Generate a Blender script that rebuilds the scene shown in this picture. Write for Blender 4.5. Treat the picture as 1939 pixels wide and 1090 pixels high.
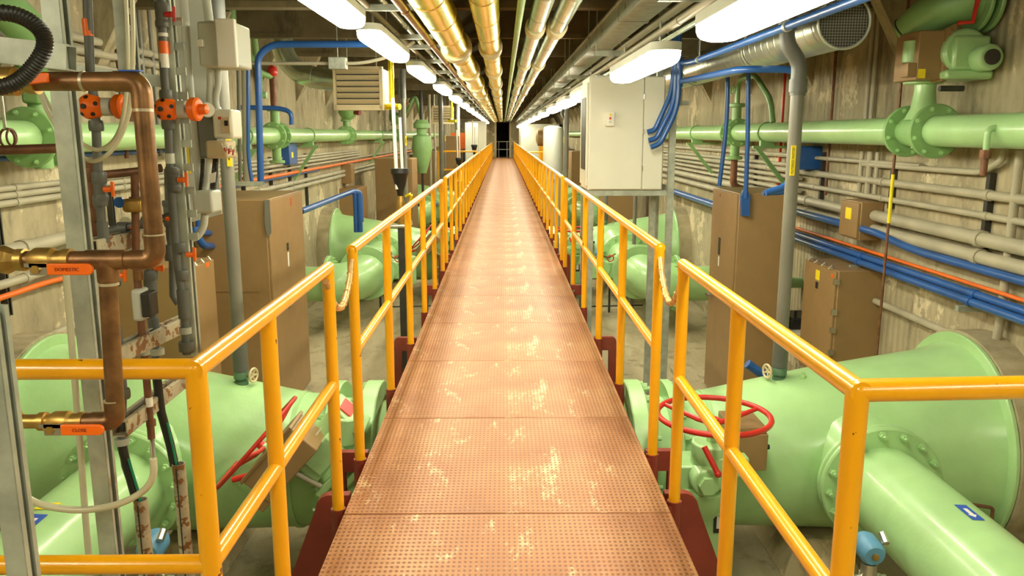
import bpy, math, random
from mathutils import Vector, Matrix
for o in list(bpy.data.objects): bpy.data.objects.remove(o)
S = bpy.context.scene
COL = S.collection
R = random.Random(7)
PI = math.pi
# ---------------------------------------------------------------- camera, world, exposure
EYE = 2.86; DECK = 1.24
FPX = 1508.0; PITCH = math.atan(291/1508); YAW = math.atan(17/1508)
cd = bpy.data.cameras.new('camera'); cam = bpy.data.objects.new('camera', cd); COL.objects.link(cam)
cd.sensor_width = 36; cd.lens = FPX/1939*36; cd.clip_start = .05; cd.clip_end = 200
cam.location = (0, 0, EYE); cam.rotation_euler = (PI/2-PITCH, 0, -YAW); S.camera = cam
w = bpy.data.worlds.new('world'); S.world = w; w.use_nodes = True
w.node_tree.nodes['Background'].inputs[0].default_value = (1, .85, .6, 1)
w.node_tree.nodes['Background'].inputs[1].default_value = .02
S.view_settings.view_transform = 'Standard'; S.view_settings.look = 'None'
S.view_settings.exposure = 1.5; S.view_settings.gamma = 1.0; S.view_settings.use_curve_mapping = False
LAMP = 15.0; LAMP_COL = (1.0, .95, .72)
RC = Matrix.Rotation(-YAW, 3, 'Z') @ Matrix.Rotation(PI/2-PITCH, 3, 'X')
def P(px, py, X=None, Y=None, Z=None):
    """point of the place seen at that spot of the photograph on a plane X, Y or Z"""
    d = RC @ Vector(((px-969.5)/FPX, (545-py)/FPX, -1))
    if X is not None: t = X/d.x
    elif Y is not None: t = Y/d.y
    else: t = (Z-EYE)/d.z
    return Vector((0, 0, EYE)) + d*t
# ---------------------------------------------------------------- materials
def newmat(name):
    m = bpy.data.materials.new(name); m.use_nodes = True
    return m, m.node_tree.nodes, m.node_tree.links, m.node_tree.nodes['Principled BSDF']
def tex(N, L, scale, detail=3, src='Object', vec=None, kind='ShaderNodeTexNoise', rough=.55):
    t = N.new('ShaderNodeTexCoord'); n = N.new(kind)
    mp = N.new('ShaderNodeMapping'); L.new(t.outputs[src], mp.inputs[0])
    if vec: mp.inputs['Scale'].default_value = vec
    L.new(mp.outputs[0], n.inputs['Vector'])
    n.inputs['Scale'].default_value = scale
    if kind == 'ShaderNodeTexNoise':
        n.inputs['Detail'].default_value = detail; n.inputs['Roughness'].default_value = rough
    return n
def ramp(N, L, src, stops):
    r = N.new('ShaderNodeValToRGB'); L.new(src, r.inputs[0])
    e = r.color_ramp.elements
    while len(e) < len(stops): e.new(.5)
    for k, (p, c) in enumerate(stops):
        e[k].position = p; e[k].color = (*c, 1) if len(c) == 3 else c
    return r
def mixc(N, L, fac, a, b):
    m = N.new('ShaderNodeMix'); m.data_type = 'RGBA'
    if isinstance(fac, (int, float)): m.inputs[0].default_value = fac
    else: L.new(fac, m.inputs[0])
    for i, v in ((6, a), (7, b)):
        if isinstance(v, tuple): m.inputs[i].default_value = (*v, 1)
        else: L.new(v, m.inputs[i])
    return m.outputs[2]
def paint(name, col, rough=.4, metal=0., var=.12, bump=.0, bscale=30, chip=None, chiplo=.7, chipscale=9, coat=0, vscale=3.):
    m, N, L, B = newmat(name)
    n = tex(N, L, vscale, 4)
    d = tuple(c*(1-var) for c in col); u = tuple(min(1, c*(1+var)) for c in col)
    r = ramp(N, L, n.outputs[0], [(.3, d), (.7, u)])
    out = r.outputs[0]
    if chip:
        c = tex(N, L, chipscale, 5); k = ramp(N, L, c.outputs[0], [(chiplo, (0, 0, 0)), (chiplo+.015, (1, 1, 1))])
        out = mixc(N, L, k.outputs[0], out, chip)
    L.new(out, B.inputs['Base Color'])
    B.inputs['Roughness'].default_value = rough; B.inputs['Metallic'].default_value = metal
    if coat: B.inputs['Coat Weight'].default_value = coat; B.inputs['Coat Roughness'].default_value = .12
    if bump:
        b = N.new('ShaderNodeBump'); bn = tex(N, L, bscale, 3); L.new(bn.outputs[0], b.inputs['Height'])
        b.inputs['Strength'].default_value = bump; b.inputs['Distance'].default_value = .01; L.new(b.outputs[0], B.inputs['Normal'])
    return m
M = {}
M['green'] = paint('mint_green_paint', (.39, .64, .285), .33, bump=.25, bscale=14, var=.10, coat=.25, chip=(.30, .33, .10), chiplo=.74, chipscale=5)
M['green2'] = paint('leaf_green_paint', (.26, .47, .18), .38, var=.15, bump=.15, bscale=25)
M['yellow'] = paint('safety_yellow_paint', (.93, .42, .003), .30, var=.05, coat=.4, chip=(.16, .05, .015), chiplo=.695, chipscale=16)
M['red'] = paint('red_paint', (.62, .03, .02), .35, var=.15)
M['redox'] = paint('red_oxide_paint', (.23, .035, .02), .45, var=.25, chip=(.45, .2, .12), chiplo=.76, chipscale=22)
M['tan'] = paint('tan_enamel', (.32, .20, .085), .42, var=.06, bump=.1, bscale=80, vscale=6)
M['beige'] = paint('beige_enamel', (.60, .50, .31), .45, var=.06)
M['white'] = paint('white_enamel', (.74, .73, .62), .4, var=.03)
M['ltgrey'] = paint('light_grey_plastic', (.55, .57, .50), .45, var=.05)
M['pvc'] = paint('grey_pvc', (.115, .12, .105), .45, var=.18)
M['conduit'] = paint('conduit_grey', (.42, .385, .28), .5, var=.14, bump=.1, bscale=20)
M['pipegrey'] = paint('pipe_grey', (.19, .185, .15), .38, var=.15)
M['galv'] = paint('galvanised_steel', (.43, .46, .39), .42, metal=.35, var=.22, vscale=14)
M['rustgalv'] = paint('rusty_channel', (.42, .38, .27), .5, metal=.3, var=.3, vscale=12, chip=(.24, .12, .05), chiplo=.56, chipscale=30)
M['alu'] = paint('aluminium_jacket', (.56, .64, .50), .22, metal=.85, var=.12, bump=.3, bscale=5, vscale=5)
M['jacket'] = paint('yellow_jacket', (1.0, .80, .03), .22, metal=.8, var=.10, bump=.35, bscale=6, coat=.1)
M['blue'] = paint('blue_coated', (.018, .10, .36), .35, var=.15, coat=.2)
M['bluebox'] = paint('pale_blue_paint', (.12, .32, .52), .4, var=.1)
M['orange'] = paint('orange_plastic', (.95, .16, .005), .38, var=.05)
M['copper'] = paint('aged_copper', (.26, .135, .06), .38, metal=.7, var=.4, vscale=18, bump=.1, bscale=30)
M['brass'] = paint('brass', (.48, .30, .08), .36, metal=.7, var=.25, vscale=20)
M['solder'] = paint('solder', (.62, .55, .40), .35, metal=.7, var=.15)
M['black'] = paint('black_rubber', (.015, .015, .013), .4, var=.2)
M['dark'] = paint('dark_steel', (.05, .048, .04), .45, metal=.3, var=.3)
M['steel'] = paint('bright_steel', (.62, .60, .52), .25, metal=.9, var=.15)
M['hose'] = paint('milky_hose', (.62, .60, .42), .25, var=.08)
M['sticky'] = paint('yellow_sticker', (.95, .75, .02), .5, var=.02)
M['stickb'] = paint('blue_sticker', (.03, .10, .50), .5, var=.02)
M['stickw'] = paint('white_sticker', (.85, .83, .75), .5, var=.02)
M['ink'] = paint('black_ink', (.02, .02, .02), .5, var=0)
M['rustpipe'] = paint('rust_brown_pipe', (.20, .09, .045), .5, metal=.3, var=.35, vscale=15)
M['handrust'] = paint('worn_chain', (.70, .42, .16), .35, metal=.35, var=.3, vscale=30)
M['orangep'] = paint('orange_conduit', (.85, .17, .02), .45, var=.1)
M['greenwire'] = paint('green_stripe', (.0, .22, .12), .4, var=.1)
M['teal'] = paint('teal_bronze_valve', (.10, .20, .12), .5, var=.3, vscale=15)
M['insul'] = paint('white_insulation', (.72, .66, .45), .5, var=.08, bump=.2, bscale=12)
def concrete(name, c0, c1, c2, vs=(1, 1, .45), board=True, patch=.57):
    m, N, L, B = newmat(name)
    a = tex(N, L, 1.6, 7, vec=vs, rough=.68); r = ramp(N, L, a.outputs[0], [(.28, c0), (.48, c1), (.68, c2)])
    out = r.outputs[0]
    b = tex(N, L, 1.1, 6, rough=.7); k = ramp(N, L, b.outputs[0], [(patch, (0, 0, 0)), (patch+.03, (1, 1, 1))])
    out = mixc(N, L, k.outputs[0], out, tuple(min(1, x*1.28) for x in c2))
    s = tex(N, L, 3.4, 8, vec=(1, 1, .35), rough=.7); k2 = ramp(N, L, s.outputs[0], [(.34, (.6, .6, .6)), (.46, (0, 0, 0))])
    out = mixc(N, L, k2.outputs[0], out, tuple(x*.50 for x in c0))
    L.new(out, B.inputs['Base Color']); B.inputs['Roughness'].default_value = .85
    bp = N.new('ShaderNodeBump'); bp.inputs['Strength'].default_value = .5; bp.inputs['Distance'].default_value = .02
    if board:
        wv = tex(N, L, 3.4, kind='ShaderNodeTexWave'); wv.inputs['Distortion'].default_value = .6; wv.bands_direction = 'Y'; wv.inputs['Detail'].default_value = 2
        mth = N.new('ShaderNodeMath'); mth.operation = 'ADD'; L.new(wv.outputs[1], mth.inputs[0]); L.new(a.outputs[0], mth.inputs[1])
        L.new(mth.outputs[0], bp.inputs['Height'])
    else: L.new(a.outputs[0], bp.inputs['Height'])
    L.new(bp.outputs[0], B.inputs['Normal'])
    return m
M['wall'] = concrete('board_marked_concrete', (.24, .20, .12), (.40, .345, .215), (.52, .455, .30))
M['floor'] = concrete('floor_concrete', (.27, .22, .125), (.42, .36, .22), (.52, .45, .29), vs=(1, .3, 1), board=False, patch=.66)
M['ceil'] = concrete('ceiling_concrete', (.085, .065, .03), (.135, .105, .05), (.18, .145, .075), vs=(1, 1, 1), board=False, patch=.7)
M['lowc'] = concrete('pedestal_concrete', (.30, .24, .13), (.45, .37, .22), (.55, .46, .30), board=False)
def deckmat():
    m, N, L, B = newmat('perforated_red_plate')
    t = N.new('ShaderNodeTexCoord'); sep = N.new('ShaderNodeSeparateXYZ'); L.new(t.outputs['Object'], sep.inputs[0])
    def wave(out, pitch):
        a = N.new('ShaderNodeMath'); a.operation = 'MULTIPLY'; a.inputs[1].default_value = 2*PI/pitch; L.new(out, a.inputs[0])
        b = N.new('ShaderNodeMath'); b.operation = 'SINE'; L.new(a.outputs[0], b.inputs[0])
        c = N.new('ShaderNodeMath'); c.operation = 'MULTIPLY_ADD'; c.inputs[1].default_value = .5; c.inputs[2].default_value = .5; L.new(b.outputs[0], c.inputs[0]); return c.outputs[0]
    wx = wave(sep.outputs[0], .0215); wy = wave(sep.outputs[1], .0305)
    mul = N.new('ShaderNodeMath'); mul.operation = 'MULTIPLY'; L.new(wx, mul.inputs[0]); L.new(wy, mul.inputs[1])
    hole = ramp(N, L, mul.outputs[0], [(.42, (0, 0, 0)), (.60, (1, 1, 1))])
    n = tex(N, L, 2.2, 6, src='Object'); base = ramp(N, L, n.outputs[0], [(.3, (.40, .155, .062)), (.55, (.52, .235, .10)), (.75, (.61, .33, .155))])
    wr = tex(N, L, 5.5, 8, rough=.75, vec=(1.2, .5, 1)); k = ramp(N, L, wr.outputs[0], [(.57, (0, 0, 0)), (.66, (1, 1, 1))])
    out = mixc(N, L, k.outputs[0], base.outputs[0], (.82, .62, .36))
    out = mixc(N, L, hole.outputs[0], out, (.28, .11, .05))
    L.new(out, B.inputs['Base Color']); B.inputs['Roughness'].default_value = .42; B.inputs['Metallic'].default_value = .05
    bp = N.new('ShaderNodeBump'); bp.invert = True; bp.inputs['Strength'].default_value = .7; bp.inputs['Distance'].default_value = .004
    L.new(mul.outputs[0], bp.inputs['Height']); L.new(bp.outputs[0], B.inputs['Normal'])
    return m
M['deck'] = deckmat()
def emis(name, col, s):
    m, N, L, B = newmat(name)
    B.inputs['Base Color'].default_value = (.8, .8, .75, 1); B.inputs['Emission Color'].default_value = (*col, 1); B.inputs['Emission Strength'].default_value = s
    return m
M['lamp'] = emis('fluorescent_diffuser', LAMP_COL, LAMP)
def spiral():
    m, N, L, B = newmat('spiral_duct_metal')
    wv = tex(N, L, 2.2, kind='ShaderNodeTexWave'); wv.bands_direction = 'Y'
    B.inputs['Base Color'].default_value = (.55, .55, .43, 1); B.inputs['Metallic'].default_value = .9; B.inputs['Roughness'].default_value = .28
    k = ramp(N, L, wv.outputs[1], [(.0, (1, 1, 1)), (.12, (0, 0, 0))])
    bp = N.new('ShaderNodeBump'); bp.inputs['Strength'].default_value = .5; bp.inputs['Distance'].default_value = .01; L.new(k.outputs[0], bp.inputs['Height']); L.new(bp.outputs[0], B.inputs['Normal'])
    return m
M['spiral'] = spiral()
def meshmat():
    m, N, L, B = newmat('wire_mesh_screen')
    ck = tex(N, L, 60, kind='ShaderNodeTexBrick'); ck.offset = 0; [setattr(n_.inputs['Rotation'], 'default_value', (PI/2, 0, 0)) for n_ in N if n_.type == 'MAPPING']
    ck.inputs['Color1'].default_value = (.03, .03, .025, 1); ck.inputs['Color2'].default_value = (.03, .03, .025, 1); ck.inputs['Mortar'].default_value = (.25, .25, .2, 1)
    ck.inputs['Brick Width'].default_value = 1; ck.inputs['Row Height'].default_value = 1; ck.inputs['Mortar Size'].default_value = .12
    L.new(ck.outputs[0], B.inputs['Base Color']); B.inputs['Roughness'].default_value = .5
    return m
M['mesh'] = meshmat()
# ---------------------------------------------------------------- mesh builder
def frame_of(d):
    d = d.normalized(); a = Vector((0, 0, 1)) if abs(d.z) < .9 else Vector((1, 0, 0))
    u = d.cross(a).normalized(); return u, d.cross(u).normalized()
class MB:
    def __init__(s, xf=None): s.V = []; s.F = []; s.xf = xf
    def add(s, vs, fs):
        b = len(s.V)
        for v in vs:
            v = Vector(v); s.V.append(s.xf @ v if s.xf else v)
        s.F += [tuple(b+i for i in f) for f in fs]; return s
    def box(s, c, d, rot=None):
        x, y, z = d[0]/2, d[1]/2, d[2]/2; c = Vector(c)
        vs = [Vector((i*x, j*y, k*z)) for i in (-1, 1) for j in (-1, 1) for k in (-1, 1)]
        if rot: vs = [rot @ v for v in vs]
        return s.add([c+v for v in vs], [(0, 1, 3, 2), (4, 6, 7, 5), (0, 4, 5, 1), (2, 3, 7, 6), (0, 2, 6, 4), (1, 5, 7, 3)])
    def b2(s, a, b):
        a = Vector(a); b = Vector(b); return s.box((a+b)/2, [abs(b[i]-a[i]) for i in range(3)])
    def loft(s, rings, seg=24, cap=True):
        """rings: (centre, u, v, r)"""
        vs = []; fs = []; n = len(rings)
        for c, u, v, r in rings:
            for k in range(seg):
                a = 2*PI*k/seg; vs.append(Vector(c)+u*(r*math.cos(a))+v*(r*math.sin(a)))
        for i in range(n-1):
            for k in range(seg):
                k2 = (k+1) % seg; fs.append((i*seg+k, i*seg+k2, (i+1)*seg+k2, (i+1)*seg+k))
        if cap: fs.append(tuple(range(seg-1, -1, -1))); fs.append(tuple((n-1)*seg+k for k in range(seg)))
        return s.add(vs, fs)
    def lathe(s, o, d, prof, seg=24):
        o = Vector(o); d = Vector(d).normalized(); u, v = frame_of(d)
        return s.loft([(o+d*t, u, v, max(r, 1e-4)) for t, r in prof], seg)
    def cyl(s, a, b, r, r2=None, seg=16):
        a = Vector(a); b = Vector(b); return s.lathe(a, b-a, [(0, r), ((b-a).length, r if r2 is None else r2)], seg)
    def tube(s, pts, r, seg=12, fil=0.0, step=6):
        pts = [Vector(p) for p in pts]
        if fil and len(pts) > 2:
            out = [pts[0]]
            for i in range(1, len(pts)-1):
                a, b, c = pts[i-1], pts[i], pts[i+1]; d1 = (a-b); d2 = (c-b)
                f = min(fil, d1.length*.49, d2.length*.49); d1.normalize(); d2.normalize()
                p, q = b+d1*f, b+d2*f
                for k in range(step+1):
                    t = k/step; out.append(p*(1-t)**2+b*2*t*(1-t)+q*t*t)
            out.append(pts[-1]); pts = out
        pts = [p for i, p in enumerate(pts) if i == 0 or (p-pts[i-1]).length > 1e-5]
        u, v = frame_of(pts[1]-pts[0]); rings = []
        for i, p in enumerate(pts):
            d = (pts[min(i+1, len(pts)-1)]-pts[max(i-1, 0)]).normalized()
            u = (u-d*u.dot(d)).normalized(); v = d.cross(u)
            rr = r[i] if isinstance(r, (list, tuple)) else r
            rings.append((p, u, v, rr))
        return s.loft(rings, seg)
    def ball(s, c, r, seg=16, sc=(1, 1, 1)):
        n = seg//2; c = Vector(c); rings = []
        for i in range(n+1):
            t = PI*i/n; rings.append((c+Vector((0, 0, -r*math.cos(t)*sc[2])), Vector((sc[0], 0, 0)), Vector((0, sc[1], 0)), max(r*math.sin(t), 1e-4)))
        return s.loft(rings, seg)
    def torus(s, c, ax, R_, r, seg=32, s2=8):
        c = Vector(c); u, v = frame_of(Vector(ax)); ax = Vector(ax).normalized(); vs = []; fs = []
        for i in range(seg):
            a = 2*PI*i/seg; d = u*math.cos(a)+v*math.sin(a)
            for j in range(s2):
                b = 2*PI*j/s2; vs.append(c+d*(R_+r*math.cos(b))+ax*(r*math.sin(b)))
        for i in range(seg):
            for j in range(s2):
                i2 = (i+1) % seg; j2 = (j+1) % s2; fs.append((i*s2+j, i2*s2+j, i2*s2+j2, i*s2+j2))
        return s.add(vs, fs)
    def prism(s, poly, off):
        """polygon (3d points) extruded by off"""
        n = len(poly); off = Vector(off); vs = [Vector(p) for p in poly]+[Vector(p)+off for p in poly]
        fs = [tuple(range(n-1, -1, -1)), tuple(range(n, 2*n))]+[(i, (i+1) % n, n+(i+1) % n, n+i) for i in range(n)]
        return s.add(vs, fs)
    def build(s, name, mat, parent=None, bevel=0, flat=False):
        off = Vector(parent_loc(parent)) if parent else Vector(((min(v.x for v in s.V)+max(v.x for v in s.V))/2, (min(v.y for v in s.V)+max(v.y for v in s.V))/2, min(v.z for v in s.V)))
        me = bpy.data.meshes.new(name); me.from_pydata([v-off for v in s.V], [], s.F)
        me.materials.append(M[mat] if isinstance(mat, str) else mat)
        import bmesh as _b
        bm = _b.new(); bm.from_mesh(me); _b.ops.recalc_face_normals(bm, faces=bm.faces); bm.to_mesh(me); bm.free()
        if not flat:
            me.polygons.foreach_set('use_smooth', [True]*len(me.polygons)); me.set_sharp_from_angle(angle=math.radians(38))
        o = bpy.data.objects.new(name, me); COL.objects.link(o)
        if parent: o.parent = parent
        else: o.location = off
        if bevel:
            b = o.modifiers.new('bevel', 'BEVEL'); b.width = bevel; b.segments = 2; b.limit_method = 'ANGLE'; b.angle_limit = math.radians(50)
        return o
def parent_loc(p):
    v = Vector((0, 0, 0))
    while p: v += p.location; p = p.parent
    return v
def thing(name, label, cat, loc=(0, 0, 0), group=None):
    o = bpy.data.objects.new(name, None); COL.objects.link(o); o.empty_display_size = .1
    o.location = loc; return tag(o, label, cat, group)
def tag(o, label, cat, group=None, kind=None):
    o['label'] = label; o['category'] = cat
    if group: o['group'] = group
    if kind: o['kind'] = kind
    return o
def struct(o): o['kind'] = 'structure'; return o
KIDS = {}
def dup(root, move, label, group=None, rot=None):
    def rec(o, par):
        c = o.copy(); COL.objects.link(c)
        if par: c.parent = par
        for ch in list(o.children): rec(ch, c)
        return c
    r = rec(root, None); r.location = root.location+Vector(move); r['label'] = label
    if group: r['group'] = group
    return r
def V3(*a): return Vector(a)
# ---------------------------------------------------------------- setting
XL, XR, YN, YF = -3.25, 3.3, -4.0, 57.0
CEIL = EYE+1.42; BEAM = EYE+1.05
def slab(name, a, b, mat): return struct(MB().b2(a, b).build(name, mat))
slab('floor', (XL-.3, YN, -.25), (XR+.3, YF+9, 0), 'floor')
slab('wall_left', (XL-.3, YN, 0), (XL, YF, CEIL), 'wall')
slab('wall_right', (XR, YN, 0), (XR+.3, YF, CEIL), 'wall')
slab('wall_back', (XL-.3, YN-.3, 0), (XR+.3, YN, CEIL), 'wall')
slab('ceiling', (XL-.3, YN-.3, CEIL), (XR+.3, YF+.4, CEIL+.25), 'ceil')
b = MB()
b.b2((XL, YF, 0), (-.45, YF+.35, CEIL)); b.b2((.45, YF, 0), (XR, YF+.35, CEIL)); b.b2((-.45, YF, DECK+2.45), (.45, YF+.35, CEIL)); b.b2((-.45, YF, 0), (.45, YF+.35, DECK))
struct(b.build('wall_front', 'wall'))
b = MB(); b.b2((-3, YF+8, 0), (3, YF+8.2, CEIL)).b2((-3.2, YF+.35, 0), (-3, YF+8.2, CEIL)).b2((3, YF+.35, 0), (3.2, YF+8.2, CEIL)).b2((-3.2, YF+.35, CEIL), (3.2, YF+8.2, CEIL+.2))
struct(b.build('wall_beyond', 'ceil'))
b = MB().b2((-.58, YF-.04, DECK), (-.45, YF+.02, DECK+2.55)).b2((.45, YF-.04, DECK), (.58, YF+.02, DECK+2.55)).b2((-.58, YF-.04, DECK+2.45), (.58, YF+.02, DECK+2.57))
struct(b.build('trim_1', 'beige'))
# ceiling beams across the gallery
y = 2.74; k = 1
while y < YF:
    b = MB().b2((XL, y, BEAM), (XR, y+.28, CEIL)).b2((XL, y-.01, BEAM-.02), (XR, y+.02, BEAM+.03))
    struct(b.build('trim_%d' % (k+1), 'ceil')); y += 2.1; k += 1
# wedge shaped concrete haunches high on the walls
for sx, XW in ((-1, XL), (1, XR)):
    y = 2.4
    while y < 50:
        b = MB()
        b.prism([(XW, y, BEAM+.2), (XW-sx*.42, y, BEAM+.2), (XW, y, BEAM-.55)], (0, .16, 0))
        k += 1; struct(b.build('trim_%d' % (k+1), 'wall')); y += 2.1
# ---------------------------------------------------------------- catwalk
WL, WR = -.695, .73
SEAM = [2.02, 3.21]
pitch = 1.19
pan = None; y = 3.225-3*pitch; k = 0
plab = {0: 'nearest perforated rust-red walkway panel at the bottom edge of the picture', 1: 'second perforated walkway panel, with pale worn patches between the red leg frames',
        2: 'third perforated walkway panel from the camera', 3: 'fourth perforated walkway panel, level with the green flanges', 4: 'fifth perforated walkway panel from the camera', 5: 'sixth perforated walkway panel from the camera'}
while y < YF-.1:
    L_ = pitch-.008
    if pan is None:
        b = MB(); b.b2((WL, y, DECK-.045), (WR, y+L_, DECK))
        pan = b.build('walkway_panel', 'deck', bevel=.003); o = pan; base = y
    elif y+pitch > YF:
        o = MB().b2((WL, y, DECK-.045), (WR, YF, DECK)).build('walkway_panel', 'deck')
    else:
        o = pan.copy(); COL.objects.link(o); o.location = pan.location+V3(0, y-base, 0)
    i = k-2
    if i in plab: tag(o, plab[i], 'walkway panel')
    elif i < 0: tag(o, 'perforated walkway panel under the photographer', 'walkway panel', 'walkway panels below the picture')
    else: tag(o, 'perforated rust-red walkway panel further along the catwalk towards the dark doorway', 'walkway panel', 'plain walkway panels receding along the catwalk')
    o['group'] = o.get('group', 'walkway panels'); y += pitch; k += 1
for sx, X in ((-1, WL), (1, WR)):
    b = MB(); b.b2((X-sx*.03, -.4, DECK-.24), (X+sx*.012, YF-.02, DECK-.047)); b.b2((X-sx*.08, -.4, DECK-.24), (X+sx*.012, YF-.02, DECK-.23))
    tag(b.build('catwalk_beam', 'redox'), 'dark red steel beam carrying the %s edge of the walkway' % ('left' if sx < 0 else 'right'), 'beam')
def leg_frame(y, label, slanted=True, grp=None):
    t = thing('catwalk_leg_frame', label, 'leg frame', (0, y, 0), grp)
    MB().b2((WL-.05, y-.05, DECK-.36), (WR+.05, y+.05, DECK-.25)).build('crossbar', 'redox', t)
    for sx, X in ((-1, WL), (1, WR)):
        zt = DECK-.005; x0 = X+sx*.014
        if slanted:   # gusset plate with rounded shoulder, splayed leg and triangular window
            o_ = [(0, 0), (.10, 0), (.128, -.012), (.148, -.035), (.162, -.08), (.60, -DECK+.005), (.45, -DECK+.005), (.062, -.19), (.045, -.12), (0, -.12)]
        else:
            o_ = [(0, 0), (.15, 0), (.172, -.012), (.18, -.035), (.20, -DECK+.005), (.13, -DECK+.005), (.12, -.11), (0, -.11)]
        MB().prism([(x0+sx*a_, y-.006, zt+b_) for a_, b_ in o_], (0, .045, 0)).build('leg', 'redox', t)
        MB().cyl((x0+sx*.03, y-.016, zt-.06), (x0+sx*.03, y-.004, zt-.06), .012, seg=6).build('bolt', 'steel', t)
    return t
lf = leg_frame(3.42, 'nearest dark red splayed leg frame holding up the walkway')
lf2 = leg_frame(3.92, 'second dark red leg frame with upright legs, just past the splayed one', False)
yy = 6.3; k = 0
while yy < 55:
    if min(abs(yy-q) for q in (5.16, 14.5, 24.4, 34, 43.6, 53.2)) < .65: yy += .9
    dup(lf2, (0, yy-3.92, 0), 'dark red leg frame under the distant part of the catwalk', 'catwalk leg frames further along'); yy += 2.28
# guard rails
def rail_section(X, y0, posts, name_label, y1, end_first=True, grp=None, cross=None):
    sx = -1 if X < 0 else 1; zt = DECK+1.07; r = .025
    t = thing('guard_rail', name_label, 'guard rail', (X, y0, DECK), grp)
    pts = [(X, y0, zt), (X, y1, zt)]
    MB().tube([(X, y0-.02, zt), (X, y1+.02, zt)], r, 14).ball((X, y0, zt), r*1.02).ball((X, y1, zt), r*1.02).build('top_rail', 'yellow', t)
    MB().tube([(X, y0, DECK+.562), (X, y1, DECK+.562)], r*.95, 12).build('mid_rail', 'yellow', t)
    for py in posts:
        MB().cyl((X, py, DECK-.02), (X, py, zt), r*1.04, seg=14).build('post', 'yellow', t)
        b = MB().cyl((X, py, DECK-.2), (X, py, DECK-.012), r*1.32, seg=14).b2((X-sx*.035, py-.03, DECK-.2), (X-sx*.012, py+.03, DECK-.03))
        b.build('post_socket', 'redox', t)
    return t
RL, RR_ = -.735, .775
nl = rail_section(RL, 1.84, [1.84, 2.43, 3.30], 'nearest left yellow guard rail, turning outward at the corner', 3.30)
zt = DECK+1.07
for z, r, nm in ((zt, .025, 'top_rail'), (DECK+.562, .024, 'mid_rail')):
    MB().tube([(RL, 1.84, z), (-1.95 if z < DECK+1 else -1.305, 1.84, z)], r, 14).build(nm, 'yellow', nl)
nr = rail_section(RR_, 1.66, [1.66, 2.55, 3.36], 'nearest right yellow guard rail, turning outward at the corner', 3.36)
for z, r, nm in ((zt, .026, 'top_rail'), (DECK+.562, .024, 'mid_rail')):
    MB().tube([(RR_, 1.66, z), (2.1, 1.72, z)], r, 14).build(nm, 'yellow', nr)
s2 = [3.85+1.144*i for i in range(6)]
rail_section(RL, s2[0], s2, 'second left guard rail section, behind the hanging chain link', s2[-1])
s2r = [3.9+1.19*i for i in range(6)]
rail_section(RR_, s2r[0], s2r, 'second right guard rail section, running past the white cabinet', s2r[-1])
s3 = [10.2+1.14*i for i in range(14)]
rail_section(RL, s3[0], s3, 'long third guard rail section on the left', s3[-1])
rail_section(RR_, s3[0]+.2, [q+.2 for q in s3], 'long third guard rail section on the right', s3[-1]+.2)
s4 = [26.2+1.25*i for i in range(25)]
rail_section(RL, s4[0], s4, 'farthest guard rail on the left, ending at the dark doorway', s4[-1])
rail_section(RR_, s4[0], s4, 'farthest guard rail on the right, ending at the dark doorway', s4[-1])
def saggy(X, ya, yb, label):
    pts = []
    for i in range(13):
        t = i/12; pts.append((X, ya+(yb-ya)*t, zt-.05-.17*math.sin(PI*t)**.8+.0*t))
    b = MB().tube(pts, .014, 10)
    for q in range(1, 12): b.torus(pts[q], V3(0, 1, .4 if q % 2 else -.4), .011, .007, 10, 6)
    tag(b.build('safety_chain', 'handrust'), label, 'chain', 'short chain links across the rail gaps')
saggy(RL, 3.26, 3.83, 'sleeved safety chain sagging across the left rail gap')
saggy(RR_, 3.38, 3.88, 'sleeved safety chain sagging across the right rail gap')
# ---------------------------------------------------------------- fluorescent fixtures
def fixture(x, y, z, label, grp):
    t = thing('fluorescent_light', label, 'light fixture', (x, y, z), grp)
    def cap(w, h, zc, L2, n=16):
        b = MB(); rings = []
        pts = []
        for i in range(n+1):
            a = -PI/2+PI*i/n; pts.append((w*math.cos(a), L2+w*math.sin(a)+0))
        ol = [(w*math.cos(PI*i/n), L2-w+w*math.sin(PI*i/n)) for i in range(n+1)]+[(-w*math.cos(PI*i/n), -L2+w-w*math.sin(PI*i/n)) for i in range(n+1)]
        return b, ol
    b, ol = cap(.095, 0, 0, 1.02); m = len(ol)
    lv = [(.00, 1.0), (-.028, .99), (-.05, .94), (-.066, .84), (-.077, .68), (-.083, .4), (-.085, .15)]
    vs = []; fs = []
    for dz, sc in lv:
        for (px_, py_) in ol:
            yy_ = py_-(1-sc)*.30*(1 if py_ > 0 else -1); vs.append((x+px_*sc, y+yy_, z+dz))
    for i in range(len(lv)-1):
        for k_ in range(m): fs.append((i*m+k_, i*m+(k_+1) % m, (i+1)*m+(k_+1) % m, (i+1)*m+k_))
    fs.append(tuple((len(lv)-1)*m+k_ for k_ in range(m)))
    fs.append(tuple(range(m-1, -1, -1)))
    b.add(vs, fs); b.build('diffuser', 'lamp', t)
    b = MB(); b.prism([(x+p*1.03, y+q*1.005, z+.002) for p, q in ol], (0, 0, .05)); b.build('housing', 'ltgrey', t)
    for dy in (-.75, .75): MB().cyl((x, y+dy, z+.05), (x, y+dy, z+.2), .006, seg=8).build('hanger_rod', 'galv', t)
    return t
lamps = []
lx, lz = -1.03, EYE+.78
fl = fixture(lx, 4.75, lz, 'nearest glowing fluorescent light on the left, cut by the top edge', 'fluorescent lights along the left of the catwalk')
ordn = ['second', 'third', 'fourth', 'fifth', 'sixth']
for i, yy in enumerate([7.35, 10.6, 14.2, 18.0, 22.0, 26, 30, 34, 38, 42, 46, 50, 54]):
    dup(fl, (0, yy-4.75, 0), ('%s glowing fluorescent light from the camera in the left row' % ordn[i]) if i < 4 else 'small distant fluorescent light in the left row')
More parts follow.
